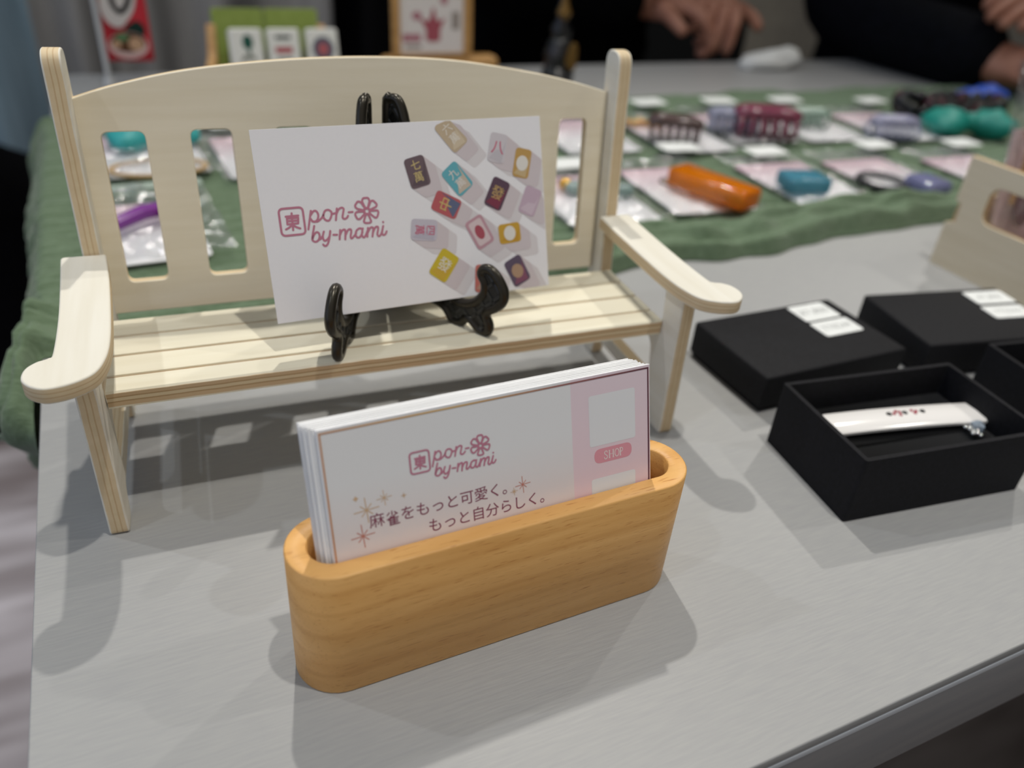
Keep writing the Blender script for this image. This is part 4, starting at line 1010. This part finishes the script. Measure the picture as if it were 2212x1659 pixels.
# ------------------------------------------------------------------ people beyond the table (cropped by the picture at table height)
def hand_bits(V, Ed, Rd, wrist, fwd, upv, thumb_side, curl, size=1.0):
    """palm and five jointed fingers grown from vertex index wrist"""
    f = Vector(fwd).normalized(); u = Vector(upv).normalized(); s = f.cross(u).normalized() * thumb_side
    w = Vector(V[wrist]); pc = w + f*.045*size; V.append(tuple(pc)); Rd.append((.030*size, .014*size)); ip = len(V) - 1; Ed.append((wrist, ip))
    kn = []
    for k, (off, ln) in enumerate(((.027, .070), (.009, .078), (-.009, .073), (-.026, .058))):
        b = w + f*.088*size + s*off*size; V.append(tuple(b)); Rd.append(.0105*size); ib = len(V) - 1; Ed.append((ip, ib))
        d = f.copy(); p = b; prev = ib
        for j in range(3):
            d = (Matrix.Rotation(-curl*(.8 + .12*k), 3, s*thumb_side) @ d)
            p = p + d*ln*size*(.42, .32, .26)[j]; V.append(tuple(p)); Rd.append((.0092, .0084, .0068)[j]*size); Ed.append((prev, len(V) - 1)); prev = len(V) - 1
    p = w + f*.030*size + s*.032*size; V.append(tuple(p)); Rd.append(.0125*size); Ed.append((ip, len(V) - 1)); prev = len(V) - 1
    d = (f*.75 + s*.65 - u*.15).normalized()
    for j in range(2):
        p = p + d*(.036, .028)[j]*size; V.append(tuple(p)); Rd.append((.0105, .0085)[j]*size); Ed.append((prev, len(V) - 1)); prev = len(V) - 1; d = (d - s*.35 - u*.2).normalized()
def person(name_label, cx, cy, armsL, armsR, cloth_m, handL, handR, shoulder=.19, zs=.44):
    """seated figure: body skin mesh is the object, clothing and hair its children"""
    V = [(cx, cy + .02, T - .12), (cx, cy, T + .02), (cx, cy - .01, T + .24), (cx, cy, T + zs - .04), (cx, cy - .01, T + zs + .04), (cx, cy - .03, T + zs + .11), (cx, cy - .04, T + zs + .19), (cx, cy - .03, T + zs + .27)]
    E_ = [(0, 1), (1, 2), (2, 3), (3, 4), (4, 5), (5, 6), (6, 7)]
    Rr = [(.13, .10), (.12, .09), (.14, .10), (.12, .08), (.05, .05), (.062, .07), (.078, .088), (.05, .06)]
    cl_v = V[:4] + [(cx, cy - .005, T + zs + .01)]; cl_e = E_[:4]; cl_r = [(.165, .13), (.155, .115), (.18, .125), (.15, .095), (.065, .065)]
    for sgn, (el, wr), h in ((-1, armsL, handL), (1, armsR, handR)):
        sh = (cx + sgn*shoulder, cy, T + zs - .06)
        b = len(V); V += [sh, el, tuple(Vector(el).lerp(Vector(wr), .55)), wr]; E_ += [(3, b), (b, b+1), (b+1, b+2), (b+2, b+3)]; Rr += [.05, .037, .033, (.026, .020)]
        hand_bits(V, E_, Rr, b + 3, *h)
        c = len(cl_v); cl_v += [sh, tuple(Vector(sh).lerp(Vector(el), .55)), el, tuple(Vector(el).lerp(Vector(wr), .5)), tuple(Vector(el).lerp(Vector(wr), 1.0))]
        cl_e += [(3, c), (c, c+1), (c+1, c+2), (c+2, c+3), (c+3, c+4)]; cl_r += [.075, .058, .052, .047, .046]
    # legs under the table
    for sgn in (-1, 1):
        c = len(cl_v); cl_v += [(cx + sgn*.10, cy, T - .19), (cx + sgn*.12, cy - .20, T - .19), (cx + sgn*.12, cy - .20, T - .66), (cx + sgn*.12, cy - .26, T - .69)]
        cl_e += [(0, c), (c, c+1), (c+1, c+2), (c+2, c+3)]; cl_r += [.085, .075, .05, .04]
    body = tag(link('person', skin(V, E_, Rr, 2, 0), M_skin), name_label, 'person')
    link('clothing', skin(cl_v, cl_e, cl_r, 2, 0), cloth_m, body)
    bm = bmesh.new(); bm_blob(bm, (cx, cy - .012, T + zs + .225), (.088, .100, .095), 24)
    for v in list(bm.verts):
        if v.co.z < T + zs + .17 and v.co.y < cy - .03: v.co.y = cy - .03 + (v.co.y - cy + .03)*.2
    link('hair', finish(bm, ang=180), M_hair, body)
    # face
    for nm, pts, m_ in (('eye', [(-.032, -.121, .185), (.032, -.121, .185)], M_black), ):
        for q in pts:
            bm = bmesh.new(); bm_blob(bm, (cx + q[0], cy + q[1] + .012, T + zs + q[2]), (.012, .006, .006), 12); link(nm, finish(bm, ang=180), m_, body)
    bm = bmesh.new(); bm_blob(bm, (cx, cy - .128, T + zs + .155), (.013, .016, .022), 12); link('nose', finish(bm, ang=180), M_skin, body)
    bm = bmesh.new(); bm_blob(bm, (cx, cy - .112, T + zs + .115), (.024, .008, .006), 12); link('mouth', finish(bm, ang=180), mat('lip', '9A5A52', .5), body)
    return body
# seated person in black, forearms on the table, one hand closed over the other
person('seated person in black with clasped hands on the far table edge', .625, 1.16,
       ((.44, 1.02, T + .07), (.635, .932, T + .056)), ((.775, 1.06, T + .07), (.735, .925, T + .056)), M_blk,
       ((.62, -.72, -.05), (.0, -.25, 1), 1, .95, .85), ((-.55, -.80, .02), (0, -.2, 1), -1, .95, .85))
person('seated person in dark navy jacket, forearm stretched along the right table side', 1.34, 1.12,
       ((.905, .890, T + .052), (.940, .640, T + .034)), ((1.42, .93, T + .10), (1.06, .675, T + .104)), M_navy,
       ((.55, -.80, -.10), (.2, .05, 1), 1, .42, 1.0), ((-.96, -.22, .0), (0, -.30, 1), -1, .22, 1.0), .21, .42)

# chair behind the person in black
ch = thing('office_chair', 'dark grey chair with rounded back behind the person in black', 'chair', (.84, 1.36, 0))
M_chair = mat('dark_grey_plastic', '26282A', .6)
plate('backrest', [rrect(-.27, .02, .325, T + .0, .07, 10)], .03, M_chair, ch, basis((0, 0, 0), (1, 0, 0), (0, 0, 1)), .008).location.z += 0.0
box('seat', (-.24, -.30, .38), (.06, -.02, .42), M_chair, ch, .01)
for sx in (-.21, .04):
    for sy in (-.28, -.05): tube('leg', [(sx, sy, .38), (sx*1.08, sy, 0)], .012, M_silver, ch)
# dark bag standing on the floor at far left
bg_ = thing('floor_bag', 'black bag slumped on the floor beyond the left table side', 'bag', (-.30, 1.50, 0))
plate('bag_body', [crom([(-.35, .0), (.24, .0), (.27, .12), (.25, .38), (.12, .46), (.02, .52), (-.10, .60), (-.28, .58), (-.36, .3)], True, 6)], .24, M_blk, bg_, basis((0, 0, 0), (1, 0, 0), (0, 0, 1)), .04)
tube('handle', crom([(-.25, -.06, .56), (-.22, -.07, .66), (-.14, -.07, .66), (-.11, -.06, .58)], False, 6), .012, M_blk, bg_)
